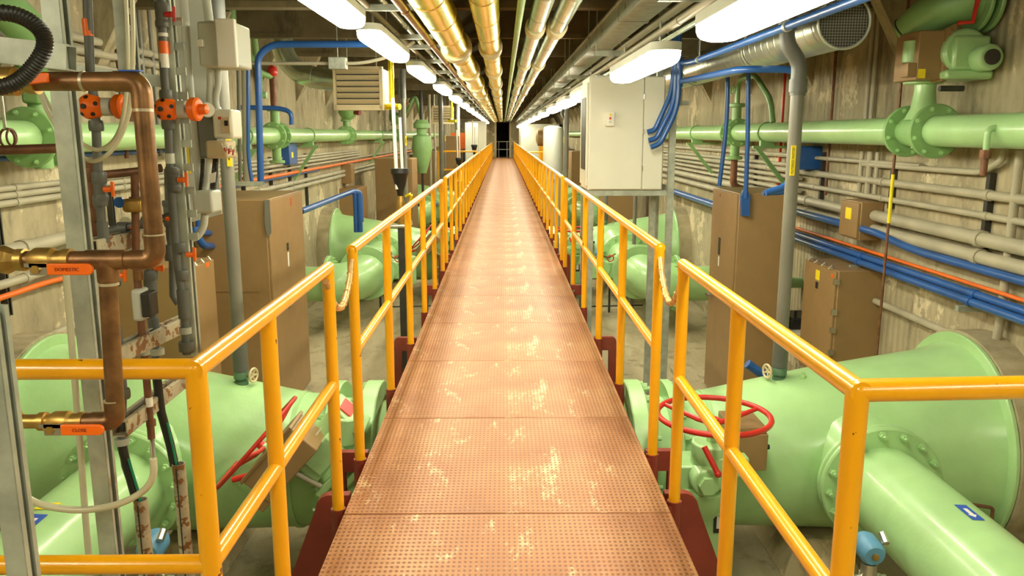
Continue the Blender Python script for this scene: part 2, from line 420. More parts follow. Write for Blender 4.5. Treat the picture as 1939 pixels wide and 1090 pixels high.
fr = fixture(1.0, 2.95, EYE+.50, 'nearest and largest glowing fluorescent light on the right, cut by the top edge', 'fluorescent lights along the right of the catwalk')
for i, yy in enumerate([6.0, 10.05, 12.9, 15.9, 20.0, 24, 28, 32, 36, 40, 44, 48, 52]):
    dup(fr, (0, yy-2.95, 0), ['second glowing light in the right row, in front of the white cabinet top', 'right-row fluorescent light hidden behind the white cabinet', 'right-row light just past the white cabinet edge', 'fifth light of the right row'][i] if i < 4 else 'small distant fluorescent light in the right row')
# lamps above the landing the picture is taken from
for (x, label) in ((-2.6, 'fluorescent light above the landing on the left'), (2.6, 'fluorescent light above the landing on the right'), (0, 'fluorescent light above the middle of the landing')):
    t = dup(fl, (x-lx, -.6-4.75, .12), label, 'fluorescent lights above the landing')
# cross channels and conduits above the left lamps
def strut_mb(a, c, w_=.041, h=.041, xf=None):
    """U channel between two points"""
    a = Vector(a); c = Vector(c); d = (c-a).normalized(); u, v = frame_of(d); b = MB(xf); t_ = .004
    def bar(o, su, sv):
        m = (a+c)/2+u*o[0]+v*o[1]; b.box(m, (su, sv, (c-a).length), Matrix((u, v, d)).transposed())
    bar((-w_/2, 0), t_, h); bar((w_/2, 0), t_, h); bar((0, h/2), w_, t_); bar((-w_/2+.006, -h/2), .012, t_); bar((w_/2-.006, -h/2), .012, t_)
    return b
st = None
for i, yy in enumerate([3.3, 5.2, 6.2, 8.0, 8.9, 10.6, 12.4, 14.2, 16, 18, 20, 22, 25, 28, 31, 35, 40, 45, 50]):
    if st is None:
        st = thing('strut_trapeze', 'galvanised channel trapeze above the nearest left lamp', 'strut', (0, yy, lz), 'channel trapezes above the left lamps')
        strut_mb((-1.28, yy, lz+.14), (-.5, yy, lz+.14)).build('channel', 'galv', st)
        MB().cyl((-.52, yy, lz+.14), (-.52, yy, CEIL), .006, seg=8).build('rod', 'galv', st); MB().cyl((-1.24, yy, lz+.08), (-1.24, yy, CEIL), .006, seg=8).build('rod', 'galv', st)
    else: dup(st, (0, yy-3.3, 0), 'galvanised channel trapeze %s' % ('between the first left lamps' if i < 3 else 'beside the third left lamp' if i < 5 else 'further along the left lamp row'))
def run(name, mat, pts, r, label, cat, grp=None, fil=.1, seg=12, couple=None):
    t = MB().tube(pts, r, seg, fil)
    o = t.build(name, mat); tag(o, label, cat, grp); return o
def lrun(x, dz, r, mat, label, cat='conduit', name='conduit', grp=None, y0=-2, y1=56.5, clip=0):
    t = thing(name, label, cat, (x, y0, EYE+dz), grp)
    MB().tube([(x, y0, EYE+dz), (x, y1, EYE+dz)], r, 14).build('tube', mat, t)
    if clip:
        yy = max(y0, 1)+.7; nn = 0
        while yy < min(y1, 28) and nn < 24:
            MB().cyl((x, yy-.03, EYE+dz), (x, yy+.03, EYE+dz), r*1.18, seg=14).build('coupling', mat, t); yy += clip; nn += 1
    return t
lrun(-1.0, .93, .022, 'conduit', 'grey conduit running directly above the left lamps', clip=3, grp='overhead conduits left of the pipes')
lrun(-.9, .99, .028, 'alu', 'shiny conduit just inside the left lamps', clip=3, grp='overhead conduits left of the pipes')
lrun(-.80, .99, .022, 'pipegrey', 'dark thin conduit between the left lamps and the yellow pipes', clip=3, grp='overhead conduits left of the pipes')
lrun(-.645, .99, .022, 'alu', 'bright conduit closest to the yellow jacketed pipes', clip=2.5, grp='overhead conduits left of the pipes')
lrun(-.69, .86, .032, 'copper', 'brownish jacketed small pipe beside the wide yellow pipe', 'pipe', 'pipe', clip=2.1)
def jacketed(x, dz, r, mat, label, y0=-2):
    t = thing('insulated_pipe', label, 'pipe', (x, y0, EYE+dz))
    MB().tube([(x, y0, EYE+dz), (x, YF-.05, EYE+dz)], r, 28).build('jacket', mat, t)
    yy = 1.2; n = 0
    while yy < 45:
        MB().cyl((x, yy-.012, EYE+dz), (x, yy+.012, EYE+dz), r*1.025, seg=28).build('jacket_band', 'alu' if mat == 'alu' else 'handrust', t); yy += 1.0 if yy < 15 else 3
    for yy in SADY:
        MB().lathe((x, yy-.16, EYE+dz), (0, 1, 0), [(0, r), (.005, r*1.18), (.06, r*1.24), (.26, r*1.24), (.31, r*1.18), (.315, r)], 28).build('insulated_support', 'insul', t)
        MB().cyl((x, yy, EYE+dz+r*1.3), (x, yy, CEIL), .008, seg=8).build('hanger_rod', 'galv', t)
SADY = [8.5, 11.5, 14.5, 17.5, 20.5, 23.5, 26.5, 30, 34, 38, 42, 46, 50]
jacketed(-.476, .88, .13, 'jacket', 'wide yellow jacketed overhead pipe on the left')
jacketed(-.125, .88, .10, 'jacket', 'narrower yellow jacketed overhead pipe, second from left')
SADY = [7.0, 10.5, 14.0, 17.5, 21, 25, 29, 33, 38, 43, 48]
jacketed(.275, .88, .07, 'alu', 'silver jacketed overhead pipe, left one of the silver pair')
jacketed(.455, .88, .07, 'alu', 'silver jacketed overhead pipe, right one of the silver pair')
lrun(.125, .86, .027, 'green2', 'thin olive green overhead pipe between yellow and silver pipes', 'pipe', 'pipe')
# cable tray and conduits on the right
t = thing('cable_tray', 'galvanised cable tray running overhead right of the silver pipes', 'cable tray', (.92, -2, EYE+.8))
MB().b2((.84, -2, EYE+.80), (1.05, 56, EYE+.93)).build('trough', 'galv', t)
MB().b2((.825, -2, EYE+.925), (1.065, 56, EYE+.94)).build('cover', 'galv', t)
for i in range(16):
    yy = 2.2+i*1.9; MB().b2((.832, yy, EYE+.795), (1.058, yy+.09, EYE+.90)).build('splice_plate', 'galv', t)
for i in range(12):
    yy = 3.1+i*1.3; MB().cyl((.836, yy, EYE+.86), (.842, yy, EYE+.86), .02, seg=14).build('knockout', 'pipegrey', t)
for yy in range(2, 54, 3): MB().cyl((.83, yy, EYE+.9), (.83, yy, CEIL), .006, seg=8).build('hanger_rod', 'galv', t)
rg = 'overhead conduits right of the cable tray'
lrun(1.13, .80, .030, 'conduit', 'thick pale conduit hugging the cable tray', clip=3, grp=rg)
lrun(1.20, .78, .020, 'conduit', 'thin pale conduit second from the cable tray', clip=3, grp=rg)
lrun(1.26, .78, .018, 'conduit', 'thin pale conduit third from the cable tray', clip=3, grp=rg)
lrun(1.33, .76, .024, 'alu', 'bright conduit above the right lamps', clip=3, grp=rg)
lrun(1.0, .63, .022, 'conduit', 'conduit directly above the right lamps', clip=3, grp=rg)
st = None
for i, yy in enumerate([2.0, 4.4, 7.4, 10.4, 13.4, 16.4, 20, 24, 28, 33, 38, 44, 50]):
    if st is None:
        st = thing('strut_trapeze', 'channel trapeze above the nearest right lamp', 'strut', (1.1, yy, EYE+.7), 'channel trapezes above the right lamps')
        strut_mb((.82, yy, EYE+.71), (1.5, yy, EYE+.71)).build('channel', 'galv', st)
        for x_ in (.84, 1.48): MB().cyl((x_, yy, EYE+.7), (x_, yy, CEIL), .006, seg=8).build('rod', 'galv', st)
    else: dup(st, (0, yy-2.0, 0), 'channel trapeze %s' % ('above the second right lamp' if i == 1 else 'further along the right lamp row'))
# ---------------------------------------------------------------- big green reducers, branches and valves
def bolts(parent, c, ax, R_, n, r=.02, l=.03, a0=0, nm='bolt', both=True, one=False):
    c = Vector(c); ax = Vector(ax).normalized(); u, v = frame_of(ax); acc = MB()
    for i in range(n):
        a = a0+2*PI*i/n; p = c+(u*math.cos(a)+v*math.sin(a))*R_
        b = acc if one else MB()
        b.lathe(p, ax, [(0, r*1.35), (.006, r*1.35), (.006, r), (l*.7, r), (l*.7, r*.55), (l*1.3, r*.55)], 6 if not one else 6)
        if not one: b.build(nm, 'green', parent)
    if one: o = acc.build(nm, 'green', parent); o['kind'] = 'stuff'
def disc(mb, c, ax, R_, th, bore=None):
    c = Vector(c); ax = Vector(ax).normalized(); mb.lathe(c-ax*th/2, ax, [(0, R_-.008), (.008, R_), (th-.008, R_), (th, R_-.008)], 48); return mb
AX = .68
def reducer(sx, Y, label, grp=None, elbow=True, detail=True):
    XW = XL+.2 if sx < 0 else XR-.2
    t = thing('reducer_pipe', label, 'pipe', (sx*2.2, Y, 0), grp)
    rings = []; U = V3(0, 1, 0); W = V3(0, 0, 1)
    for x, zc, r in ((1.12, AX, .44), (1.32, AX, .445), (1.36, AX+.002, .45), (1.7, AX+.035, .49), (2.1, AX+.075, .535), (2.55, AX+.11, .575), (2.78, AX+.125, .597), (2.88, AX+.128, .61), (2.97, AX+.13, .633), (abs(XW)-.03, AX+.13, .665)):
        rings.append((V3(sx*x, Y, zc), U, W, r))
    MB().loft(rings, 64).build('body', 'green', t)
    MB().cyl((sx*1.345, Y, AX), (sx*1.375, Y, AX), .458, seg=64).build('weld_bead', 'green', t)
    wp = disc(MB(), (sx*(abs(XW)-.022), Y, AX+.13), (sx, 0, 0), .73, .035).build('wall_plate', 'green', t)
    fl_ = disc(MB(), (sx*1.115, Y, AX), (sx, 0, 0), .53, .06).build('end_flange', 'green', t)
    bolts(fl_, (sx*1.14, Y, AX), (sx, 0, 0), .49, 20, .024, .05, one=not detail)
    # saddle nozzle and branch towards the camera
    bx, bz = sx*(2.27 if not elbow else 2.08), .79; r = .25 if not elbow else .30; yn = Y if not elbow else Y-.35
    no = MB().lathe((bx, yn-.2+(0 if not elbow else .35), bz), (0, -1, 0), [(0, r+.13), (.22, r+.10), (.30, r+.05), (.36, r+.03), (.44+(0 if not elbow else .35), r+.03)], 48).build('nozzle', 'green', t)
    f1 = disc(disc(MB(), (bx, yn-.66, bz), (0, -1, 0), r+.115, .04), (bx, yn-.71, bz), (0, -1, 0), r+.115, .04).build('branch_flange', 'green', t)
    bolts(f1, (bx, yn-.735, bz), (0, -1, 0), r+.075, 16, .020, .035, .1, one=not detail)
    if not elbow:
        MB().cyl((bx, Y-.72, bz), (bx, Y-5.0, bz), r, seg=48).build('branch_pipe', 'green', t)
    else:
        MB().cyl((bx, yn-.72, bz), (bx, Y-2.45, bz), r, seg=40).build('branch_pipe', 'green', t)
        f2 = disc(disc(MB(), (bx, Y-2.45, bz), (0, -1, 0), r+.115, .04), (bx, Y-2.56, bz), (0, -1, 0), r+.115, .04).build('branch_flange', 'green', t)
        bolts(f2, (bx, Y-2.475+.045, bz), (0, 1, 0), r+.075, 16, .018, .03, .1, one=not detail)
        pts = []; Re = .44
        for i in range(15):
            a = PI/2*i/14; pts.append((bx+sx*(Re-Re*math.cos(a)), Y-2.58-Re*math.sin(a), bz-.08*math.sin(a)))
        MB().tube(pts, r, 32).build('elbow', 'green', t)
        f3 = disc(MB(), (bx+sx*(Re+.02), Y-2.58-Re, bz-.08), (sx, 0, 0), r+.115, .05).build('branch_flange', 'green', t)
        bolts(f3, (bx+sx*Re-sx*.02, Y-2.58-Re, bz-.08), (-sx, 0, 0), r+.075, 14, .018, .03, one=not detail)
        MB().cyl((bx+sx*(Re+.03), Y-2.58-Re, bz-.08), (sx*(abs(XW)), Y-2.58-Re, bz-.08), r*.85, seg=32).build('wall_stub', 'green', t)
    # drain cock with dark rusty little pipe
    a = V3(sx*2.82, Y-.55, .66)
    MB().tube([a+V3(-sx*.02, .06, .02), a+V3(0, -.07, -.03), a+V3(sx*.17, -.12, -.04), a+V3(sx*.17, -.12, -.55)], .011, 8, .02).cyl(a+V3(0, .03, 0), a+V3(0, -.04, -.02), .022, seg=8).build('drain_cock', 'rustpipe', t)
    MB().lathe((sx*2.0, Y-.07, AX+.58), (0, 0, 1), [(0, .025), (.02, .025), (.02, .014), (.04, .010)], 6).build('plug', 'green', t)
    return t
rl = reducer(-1, 5.16, 'huge mint green reducing pipe nearest on the left, behind the wheel at a slant', elbow=False)
rr = reducer(1, 5.16, 'huge mint green reducing pipe nearest on the right, with a blue arrow on its branch', elbow=False)
rg_ = 'green reducing pipes further along'
e2 = {}
for sx, nm in ((-1, 'left'), (1, 'right')):
    e2[sx] = reducer(sx, 14.5, 'second mint green reducing pipe on the %s, branch ending in an elbow' % nm)
    e3 = reducer(sx, 24.4, 'distant mint green reducing pipe on the %s, third from the camera' % nm, detail=False, grp=rg_)
    for i, yy in enumerate((34.0, 43.6, 53.2)): dup(e3, (0, yy-24.4, 0), 'far mint green reducing pipe on the %s, %s from the camera' % (nm, ('fourth', 'fifth', 'sixth')[i]))
# round concrete collars where the pipes leave the wall
for sx, XW in ((-1, XL), (1, XR)):
    for Y in (5.16, 14.5, 24.4, 34.0, 43.6, 53.2):
        k += 1; struct(MB().cyl((XW+sx*.05, Y, AX+.13), (XW-sx*.205, Y, AX+.13), .745, seg=56).build('trim_%d' % (k+40), 'wall'))
# pedestals
for sx in (-1, 1):
    for j, Y in enumerate((5.16, 14.5, 24.4, 34.0)):
        b = MB(); z1 = .215; x0, x1 = 1.95, 2.25
        vs = [(sx*x0-sx*.12, Y-.42, 0), (sx*x1+sx*.12, Y-.42, 0), (sx*x1+sx*.12, Y+.42, 0), (sx*x0-sx*.12, Y+.42, 0), (sx*x0, Y-.30, z1), (sx*x1, Y-.30, z1), (sx*x1, Y+.30, z1), (sx*x0, Y+.30, z1)]
        b.add(vs, [(0, 1, 5, 4), (1, 2, 6, 5), (2, 3, 7, 6), (3, 0, 4, 7), (4, 5, 6, 7), (0, 3, 2, 1)])
        tag(b.build('pedestal', 'lowc', bevel=.01), 'concrete pedestal under the %s green reducing pipe on the %s' % (('nearest', 'second', 'third', 'fourth')[j], 'left' if sx < 0 else 'right'), 'pedestal', 'concrete pipe pedestals')
# valve bodies crossing under the walkway
def valve(Y, label, detail=True, grp=None):
    t = thing('butterfly_valve', label, 'valve', (0, Y, 0), grp)
    MB().lathe((-.84, Y, AX), (1, 0, 0), [(0, .40), (.06, .38), (.12, .29), (1.56, .29), (1.62, .38), (1.68, .40)], 48).build('body', 'green', t)
    for sx in (-1, 1):
        f = disc(MB(), (sx*.88, Y, AX), (sx, 0, 0), .53, .11).build('flange', 'green', t)
        bolts(f, (sx*.935, Y, AX), (sx, 0, 0), .49, 20, .026, .05, one=not detail)
        MB().cyl((sx*.93, Y, AX), (sx*1.09, Y, AX), .41, seg=40).build('throat', 'green', t)
    return t
vv = valve(5.16, 'green flanged valve body passing under the walkway nearest the camera')
dup(vv, (0, 9.34, 0), 'second green flanged valve body under the walkway'); v3 = valve(24.4, 'third green valve body under the walkway', False)
for i, yy in enumerate((34.0, 43.6, 53.2)): dup(v3, (0, yy-24.4, 0), 'far green valve body under the walkway, %s from the camera' % ('fourth', 'fifth', 'sixth')[i])
def handwheel(parent, c, ax, R_, rt, mat='red', nsp=3, hub=True, a0=.5):
    c = Vector(c); ax = Vector(ax).normalized(); u, v = frame_of(ax)
    w_ = MB().torus(c, ax, R_, rt, 48, 10).build('handwheel', mat, parent)
    for i in range(nsp):
        a = a0+2*PI*i/nsp; d = u*math.cos(a)+v*math.sin(a)
        MB().tube([c-ax*R_*.16, c-ax*R_*.14+d*R_*.3, c+d*R_], [rt*1.1, rt*1.0, rt*.75], 8).build('spoke', mat, w_)
    MB().cyl(c-ax*R_*.25, c-ax*R_*.05, rt*2, seg=16).build('hub', mat, w_)
    return w_
def hexbox(mb, c, d, rot=None, n=6): return mb.box(c, d, rot)
# right gear operator with flat wheel
def right_operator(Y, label, grp=None):
    t = thing('valve_operator', label, 'valve operator', (1.2, Y-.5, 0), grp)
    wy = Y-.72; wc = V3(1.235, wy, EYE-1.62)
    handwheel(t, wc, (0, 0, 1), .325, .017, a0=.9)
    MB().cyl(wc-V3(0, 0, .32), wc-V3(0, 0, .04), .035, seg=16).build('stem', 'green', t)
    g = MB(); g.cyl((wc.x, wy, wc.z-.42), (wc.x, wy, wc.z-.16), .12, seg=24).cyl((wc.x-.06, wy-.16, wc.z-.36), (wc.x-.06, wy+.1, wc.z-.36), .085, seg=20).b2((wc.x-.2, wy-.05, wc.z-.62), (wc.x+.12, wy+.2, wc.z-.3))
    g.b2((wc.x-.02, wy-.12, wc.z-.34), (wc.x+.19, wy-.02, wc.z-.22)).lathe((wc.x-.04, wy, wc.z-.44), (0, 0, -1), [(0, .15), (.05, .15), (.12, .12), (.2, .07)], 20)
    g.b2((wc.x-.02, wy+.02, .22), (wc.x+.12, wy+.12, wc.z-.6)).box((wc.x+.0, wy+.05, .45), (.24, .12, .36))
    g.build('gearbox', 'green', t, bevel=.012)
    MB().cyl((wc.x-.06, wy-.20, wc.z-.36), (wc.x-.06, wy-.15, wc.z-.36), .055, seg=6).build('hex_cap', 'green', t)
    MB().tube([(wc.x-.09, wy-.16, wc.z-.13), (wc.x-.02, wy-.22, wc.z-.27)], .017, 10).ball((wc.x-.02, wy-.22, wc.z-.27), .022, 10).build('declutch_lever', 'red', t)
    MB().b2((wc.x+.13, wy+.02, wc.z-.36), (wc.x+.34, wy+.34, wc.z-.13)).build('switch_box', 'tan', t, bevel=.006)
    MB().b2((wc.x+.12, wy+.03, wc.z-.13), (wc.x+.33, wy+.33, wc.z-.09)).build('box_lid', 'tan', t, bevel=.004)
    MB().cyl((wc.x+.34, wy+.1, wc.z-.24), (wc.x+.375, wy+.1, wc.z-.24), .016, seg=8).build('key_switch', 'black', t)
    MB().b2((wc.x+.03, wy-.018, .50), (wc.x+.11, wy-.009, .66)).build('name_plate', 'ink', t)
    MB().b2((wc.x+.045, wy-.022, .53), (wc.x+.09, wy-.017, .64)).build('name_plate_text', 'stickw', t)
    return t
ro = right_operator(5.16, 'green gear operator with a horizontal red wheel beside the walkway on the right')
dup(ro, (0, 9.34, 0), 'second red-wheeled gear operator on the right, small behind the rail posts')
# left tilted actuator
def left_operator(Y, label):
    o0 = V3(-1.26, Y-.62, 1.01)
    t = thing('motor_actuator', label, 'valve operator', (-1.2, Y-.6, 0))
    T = math.radians(48); d = V3(math.cos(T), 0, math.sin(T)); n = V3(-math.sin(T), 0, math.cos(T)); rot = Matrix((d, V3(0, 1, 0), n)).transposed()
    def L(a, y, c): return o0+d*a+V3(0, y, 0)+n*c
    MB().box(L(-.05, -.07, .0), (.44, .26, .20), rot).build('control_box', 'tan', t, bevel=.008)
    MB().box(L(-.05, -.07, .105), (.46, .28, .02), rot).build('box_lid', 'tan', t, bevel=.004)
    MB().box(L(-.31, -.08, -.04), (.08, .22, .13), rot).build('terminal_box', 'tan', t, bevel=.006)
    MB().cyl(L(-.10, -.20, -.03), L(-.10, -.215, -.03), .03, seg=14).build('sight_glass', 'steel', t)
    MB().cyl(L(.04, .12, -.13), L(.32, .12, -.13), .115, seg=24).build('motor', 'green', t)
    MB().box(L(.33, .12, -.13), (.05, .27, .25), rot).build('motor_cover', 'green', t, bevel=.01)
    MB().box(L(.36, .12, -.10), (.008, .18, .11), rot).build('warning_plate', 'red', t)
    g = MB(); g.cyl(L(-.02, .08, -.24), L(-.02, .08, .1), .13, seg=24); g.box(L(.1, .05, -.16), (.22, .24, .14), rot); g.cyl(L(.2, .05, -.2), L(.34, .05, -.1), .09, seg=16); g.cyl(L(0, .06, -.55), L(0, .06, -.2), .09, seg=20)
    g.box(L(.05, .08, -.30), (.34, .30, .05), rot).box(L(.05, .08, -.38), (.30, .28, .04), rot)
    g.build('gear_housing', 'green', t, bevel=.01)
    handwheel(t, L(-.11, -.02, .19), n, .335, .013, a0=1.2)
    MB().cyl(L(-.11, -.02, .08), L(-.11, -.02, .15), .03, seg=14).build('stem', 'green', t)
    MB().tube([L(-.34, -.12, .15), L(-.26, -.12, .10)], .018, 10).build('declutch_lever', 'red', t)
    MB().tube([L(-.1, -.05, -.1), L(-.02, -.03, -.5)], .016, 10).build('conduit_stub', 'conduit', t)
    MB().tube([L(.06, .0, -.03), L(.12, -.06, -.05), L(.22, -.03, -.04)], .003, 6).build('seal_wire', 'stickw', t)
    return t
lo = left_operator(5.16, 'tan and green motor actuator tilted beside the walkway with slanted red wheel')
dup(lo, (0, 9.34, 0), 'second tilted motor actuator with red wheel on the left, far behind the rail')
# stickers on the branches
def arrow_sticker(c, along, up, w_, l, label, mats=('stickb', 'stickw')):
    c = Vector(c); along = Vector(along).normalized(); n = Vector(up).normalized(); s_ = along.cross(n).normalized(); rot = Matrix((along, s_, n)).transposed()
    t = thing('flow_sticker', label, 'sticker', c)
    MB().box(c, (l, w_, .0015), rot).build('backing', mats[0], t)
    b = MB(); b.box(c+n*.0012-along*l*.03, (l*.42, w_*.34, .0008), rot)
    b.prism([c+n*.001+along*l*.16+s_*w_*.36, c+n*.001+along*l*.34, c+n*.001+along*l*.16-s_*w_*.36], n*.0008); b.build('arrow', mats[1], t)
    return t
a = math.radians(63); up = V3(-math.cos(a)*-0.1, 0, 1)
up = V3(.05, 0, 1).normalized()
arrow_sticker(V3(2.27, 3.6, .79)+up*.2515, (0, -1, 0), up, .06, .16, 'blue sticker with a white arrow on the right branch pipe')
t = arrow_sticker(V3(-2.27, 3.55, .79)+V3(.05, 0, 1).normalized()*.2515, (0, -1, 0), V3(.05, 0, 1), .07, .16, 'blue and yellow flow sticker on the left branch pipe')
MB().b2((-2.32, 3.68, 1.0415), (-2.22, 3.75, 1.044)).build('yellow_end', 'sticky', t)
# thin pipes on the floor near the pedestals
run('floor_pipe', 'conduit', [(.95, 4.2, .18), (.95, 4.35, .18), (2.2, 4.4, .18), (3.2, 4.4, .18)], .018, 'thin grey pipe crossing low in front of the right pedestal', 'pipe', fil=.12)
run('floor_pipe', 'conduit', [(-.95, 4.05, .16), (-3.15, 4.35, .16)], .018, 'thin grey pipe crossing low under the left actuator', 'pipe')
# vertical grey vents standing on the reducers
def vent(x, Y, z0, label, wye=False):
    t = thing('vent_pipe', label, 'pipe', (x, Y, z0))
    MB().cyl((x, Y, z0-.04), (x, Y, z0+.06), .036, seg=16).build('weld_nipple', 'green', t)
    MB().lathe((x, Y, z0+.05), (0, 0, 1), [(0, .045), (.03, .045), (.035, .036), (.05, .05), (.09, .05), (.11, .036), (.13, .046), (.16, .046)], 12).build('gate_valve', 'teal', t)
    sx = 1 if x < 0 else -1
    handwheel(t, (x+sx*.085, Y-.01, z0+.12), (sx, -.3, 0), .045, .008, 'beige', 5)
    MB().cyl((x+sx*.0, Y, z0+.12), (x+sx*.08, Y-.01, z0+.12), .01, seg=8).build('stem', 'brass', t)
    MB().cyl((x, Y, z0+.15), (x, Y, z0+.36), .05, seg=20).build('coupling', 'pvc', t)
    if not wye:
        MB().cyl((x, Y, z0+.3), (x, Y, 3.52), .042, seg=20).build('riser', 'pipegrey', t)
        MB().cyl((x, Y, 3.48), (x, Y, CEIL), .05, seg=20).build('upper_riser', 'pvc', t)
    else:
        MB().cyl((x, Y, z0+.3), (x, Y, 3.20), .042, seg=20).build('riser', 'pipegrey', t)
        MB().tube([(x, Y, 3.10), (x, Y, 3.30), (x-.09, Y, 3.42), (x-.09, Y, 3.62)], .048, 16, .05).cyl((x, Y, 3.12), (x, Y, 3.2), .056, seg=16).cyl((x-.09, Y, 3.5), (x-.09, Y, 3.6), .055, seg=16).build('offset_elbows', 'pvc', t)
        MB().tube([(x-.09, Y, 3.58), (x-.09, Y, CEIL)], .043, 16).build('upper_riser', 'pvc', t)
    return t
vl = vent(-1.76, 5.16, AX+.475, 'tall grey vent pipe on the left, with a tiny white wheel at its foot')
MB().b2((-1.744, 5.112, 2.66), (-1.712, 5.118, 2.83)).build('yellow_sticker', 'sticky', vl)
MB().b2((-1.731, 5.1095, 2.70), (-1.725, 5.1115, 2.79)).build('sticker_arrow', 'ink', vl)
vr = vent(1.865, 5.16, AX+.49, 'tall grey vent pipe on the right, kinked near the ceiling', True)
def text(body, size, loc, rot, mat, parent, name='sticker_text', ext=.0004):
    c = bpy.data.curves.new(name, 'FONT'); c.body = body; c.size = size; c.extrude = ext; c.align_x = 'CENTER'; c.align_y = 'CENTER'
    tmp = bpy.data.objects.new(name, c); COL.objects.link(tmp); bpy.context.view_layer.update()
    me = bpy.data.meshes.new_from_object(tmp.evaluated_get(bpy.context.evaluated_depsgraph_get())); bpy.data.objects.remove(tmp)
    me.materials.clear(); me.materials.append(M[mat])
    o = bpy.data.objects.new(name, me); COL.objects.link(o); o.rotation_euler = rot
    o.location = Vector(loc)-(Vector(parent_loc(parent)) if parent else Vector((0, 0, 0)))
    if parent: o.parent = parent
    return o
MB().b2((1.832, 5.110, 2.60), (1.862, 5.117, 2.79)).build('yellow_sticker', 'sticky', vr)
text('FILTERED WATER', .021, (1.847, 5.109, 2.695), (PI/2, -PI/2, 0), 'ink', vr)
dup(vl, (0, 9.34, 0), 'second grey vent pipe on the left, beside the tan cabinets'); dup(vr, (0, 9.34, 0), 'second grey vent pipe on the right, behind the white cabinet')
dup(vl, (0, 19.24, 0), 'third grey vent pipe on the left, in front of the yellow platform'); dup(vr, (0, 19.24, 0), 'third grey vent pipe on the right, beside the pale tank')
# ---------------------------------------------------------------- wall pipes of the fire main, conduits, cabinets
def wall_bracket(x, Y, z, sx, label, grp=None):
    t = thing('pipe_bracket', label, 'bracket', (x, Y, z), grp)
    XW = XL if sx < 0 else XR; zt_ = z-.15
    MB().b2((x-sx*.16, Y-.03, zt_-.025), (XW, Y+.03, zt_)).build('arm', 'green2', t)
    MB().prism([(x-sx*.14, Y-.02, zt_-.02), (x-sx*.08, Y-.02, zt_-.02), (XW, Y-.02, zt_-.50), (XW, Y-.02, zt_-.57)], (0, .04, 0)).build('brace', 'green2', t)
    MB().torus((x, Y, z), (0, 1, 0), .112, .008, 32, 6).b2((x-.08, Y-.03, zt_), (x+.08, Y+.03, zt_+.06)).build('saddle', 'green2', t)
    return t
def fire_main(sx, x, z, label, spans):
    t = thing('wall_pipe', label, 'pipe', (x, 2, z))
    for a, b_ in spans: MB().cyl((x, a, z), (x, b_, z), .104, seg=32).build('pipe_length', 'green2' if 0 else 'green', t)
    return t
FX_R, FZ_R = 2.98, EYE+.02
FX_L, FZ_L = -3.0, EYE-.02
fire_main(1, FX_R, FZ_R, 'mint green pipe running along the right wall at eye height', [(2.5, 5.54), (5.96, 10.20), (10.50, 40)])
fire_main(-1, FX_L, FZ_L, 'mint green pipe running along the left wall at eye height', [(2.5, 5.13), (5.47, 10.60), (10.90, 15.45), (15.75, 22.35), (22.65, 40)])
def flanged_tee(x, Y, z, label, up=.3, down=.25, half=.14, R_=.175, grp=None):
    t = thing('pipe_valve', label, 'valve', (x, Y, z), grp)
    MB().lathe((x, Y-half, z), (0, 1, 0), [(0, .104), (half*.6, .11), (half, .125), (half*1.4, .11), (2*half, .104)], 28).cyl((x, Y, z-down), (x, Y, z+up), .058, seg=20).build('body', 'green2', t)
    for s_ in (-1, 1):
        f = disc(MB(), (x, Y+s_*(half-.01), z), (0, 1, 0), R_, .03).build('flange', 'green2', t)
        bolts(f, (x, Y-.015+s_*(half-.01)-.0, z), (0, -1, 0), R_-.03, 8, .013, .02, .3)
    disc(MB(), (x, Y, z+up), (0, 0, 1), .10, .05).build('top_flange', 'green2', t)
    if down > .2: disc(MB(), (x, Y, z-down), (0, 0, 1), .10, .04).build('bottom_flange', 'green2', t)
    return t
# right: tee with small bypass loop
fr_ = flanged_tee(FX_R, 10.35, FZ_R, 'flanged green tee on the right wall pipe, above the tall tan cabinet', .34, .32)
MB().tube([(FX_R, 10.35, FZ_R+.34), (FX_R, 10.35, FZ_R+.66), (FX_R-.02, 9.6, FZ_R+.66), (FX_R-.02, 9.0, FZ_R+.35), (FX_R, 8.95, FZ_R+.11)], .032, 12, .14).build('bypass_pipe', 'green2', fr_)
handwheel(fr_, (FX_R-.1, 10.22, FZ_R+.52), (-1, -.4, 0), .05, .007, 'green2', 4)
MB().tube([(FX_R, 10.35, FZ_R-.33), (FX_R, 10.35, FZ_R-.68), (FX_R+.2, 10.35, FZ_R-.74)], .045, 12, .08).build('drain_elbow', 'rustpipe', fr_)
# right: big valve with actuator
t = flanged_tee(FX_R, 5.75, FZ_R, 'large flanged green valve with tan and green actuator on the right wall pipe', .40, .12, .20, .185)
MB().lathe((FX_R, 5.75, FZ_R+.08), (0, 0, 1), [(0, .12), (.08, .085), (.2, .07), (.30, .075)], 24).build('neck', 'green', t)
disc(disc(MB(), (FX_R-.02, 5.75, FZ_R+.34), (0, 0, 1), .13, .03), (FX_R-.02, 5.75, FZ_R+.385), (0, 0, 1), .12, .03).build('yoke_flange', 'green', t)
MB().b2((FX_R-.20, 5.50, FZ_R+.34), (FX_R-.02, 5.82, FZ_R+.66)).build('control_box', 'tan', t, bevel=.008)
MB().b2((FX_R-.035, 5.48, FZ_R+.33), (FX_R+.0, 5.84, FZ_R+.67)).build('box_door', 'tan', t, bevel=.004)
MB().b2((FX_R-.01, 5.47, FZ_R+.36), (FX_R+.13, 5.49, FZ_R+.65)).build('side_panel', 'tan', t)
MB().b2((FX_R-.19, 5.495, FZ_R+.35), (FX_R-.14, 5.499, FZ_R+.41)).build('yellow_sticker', 'sticky', t)
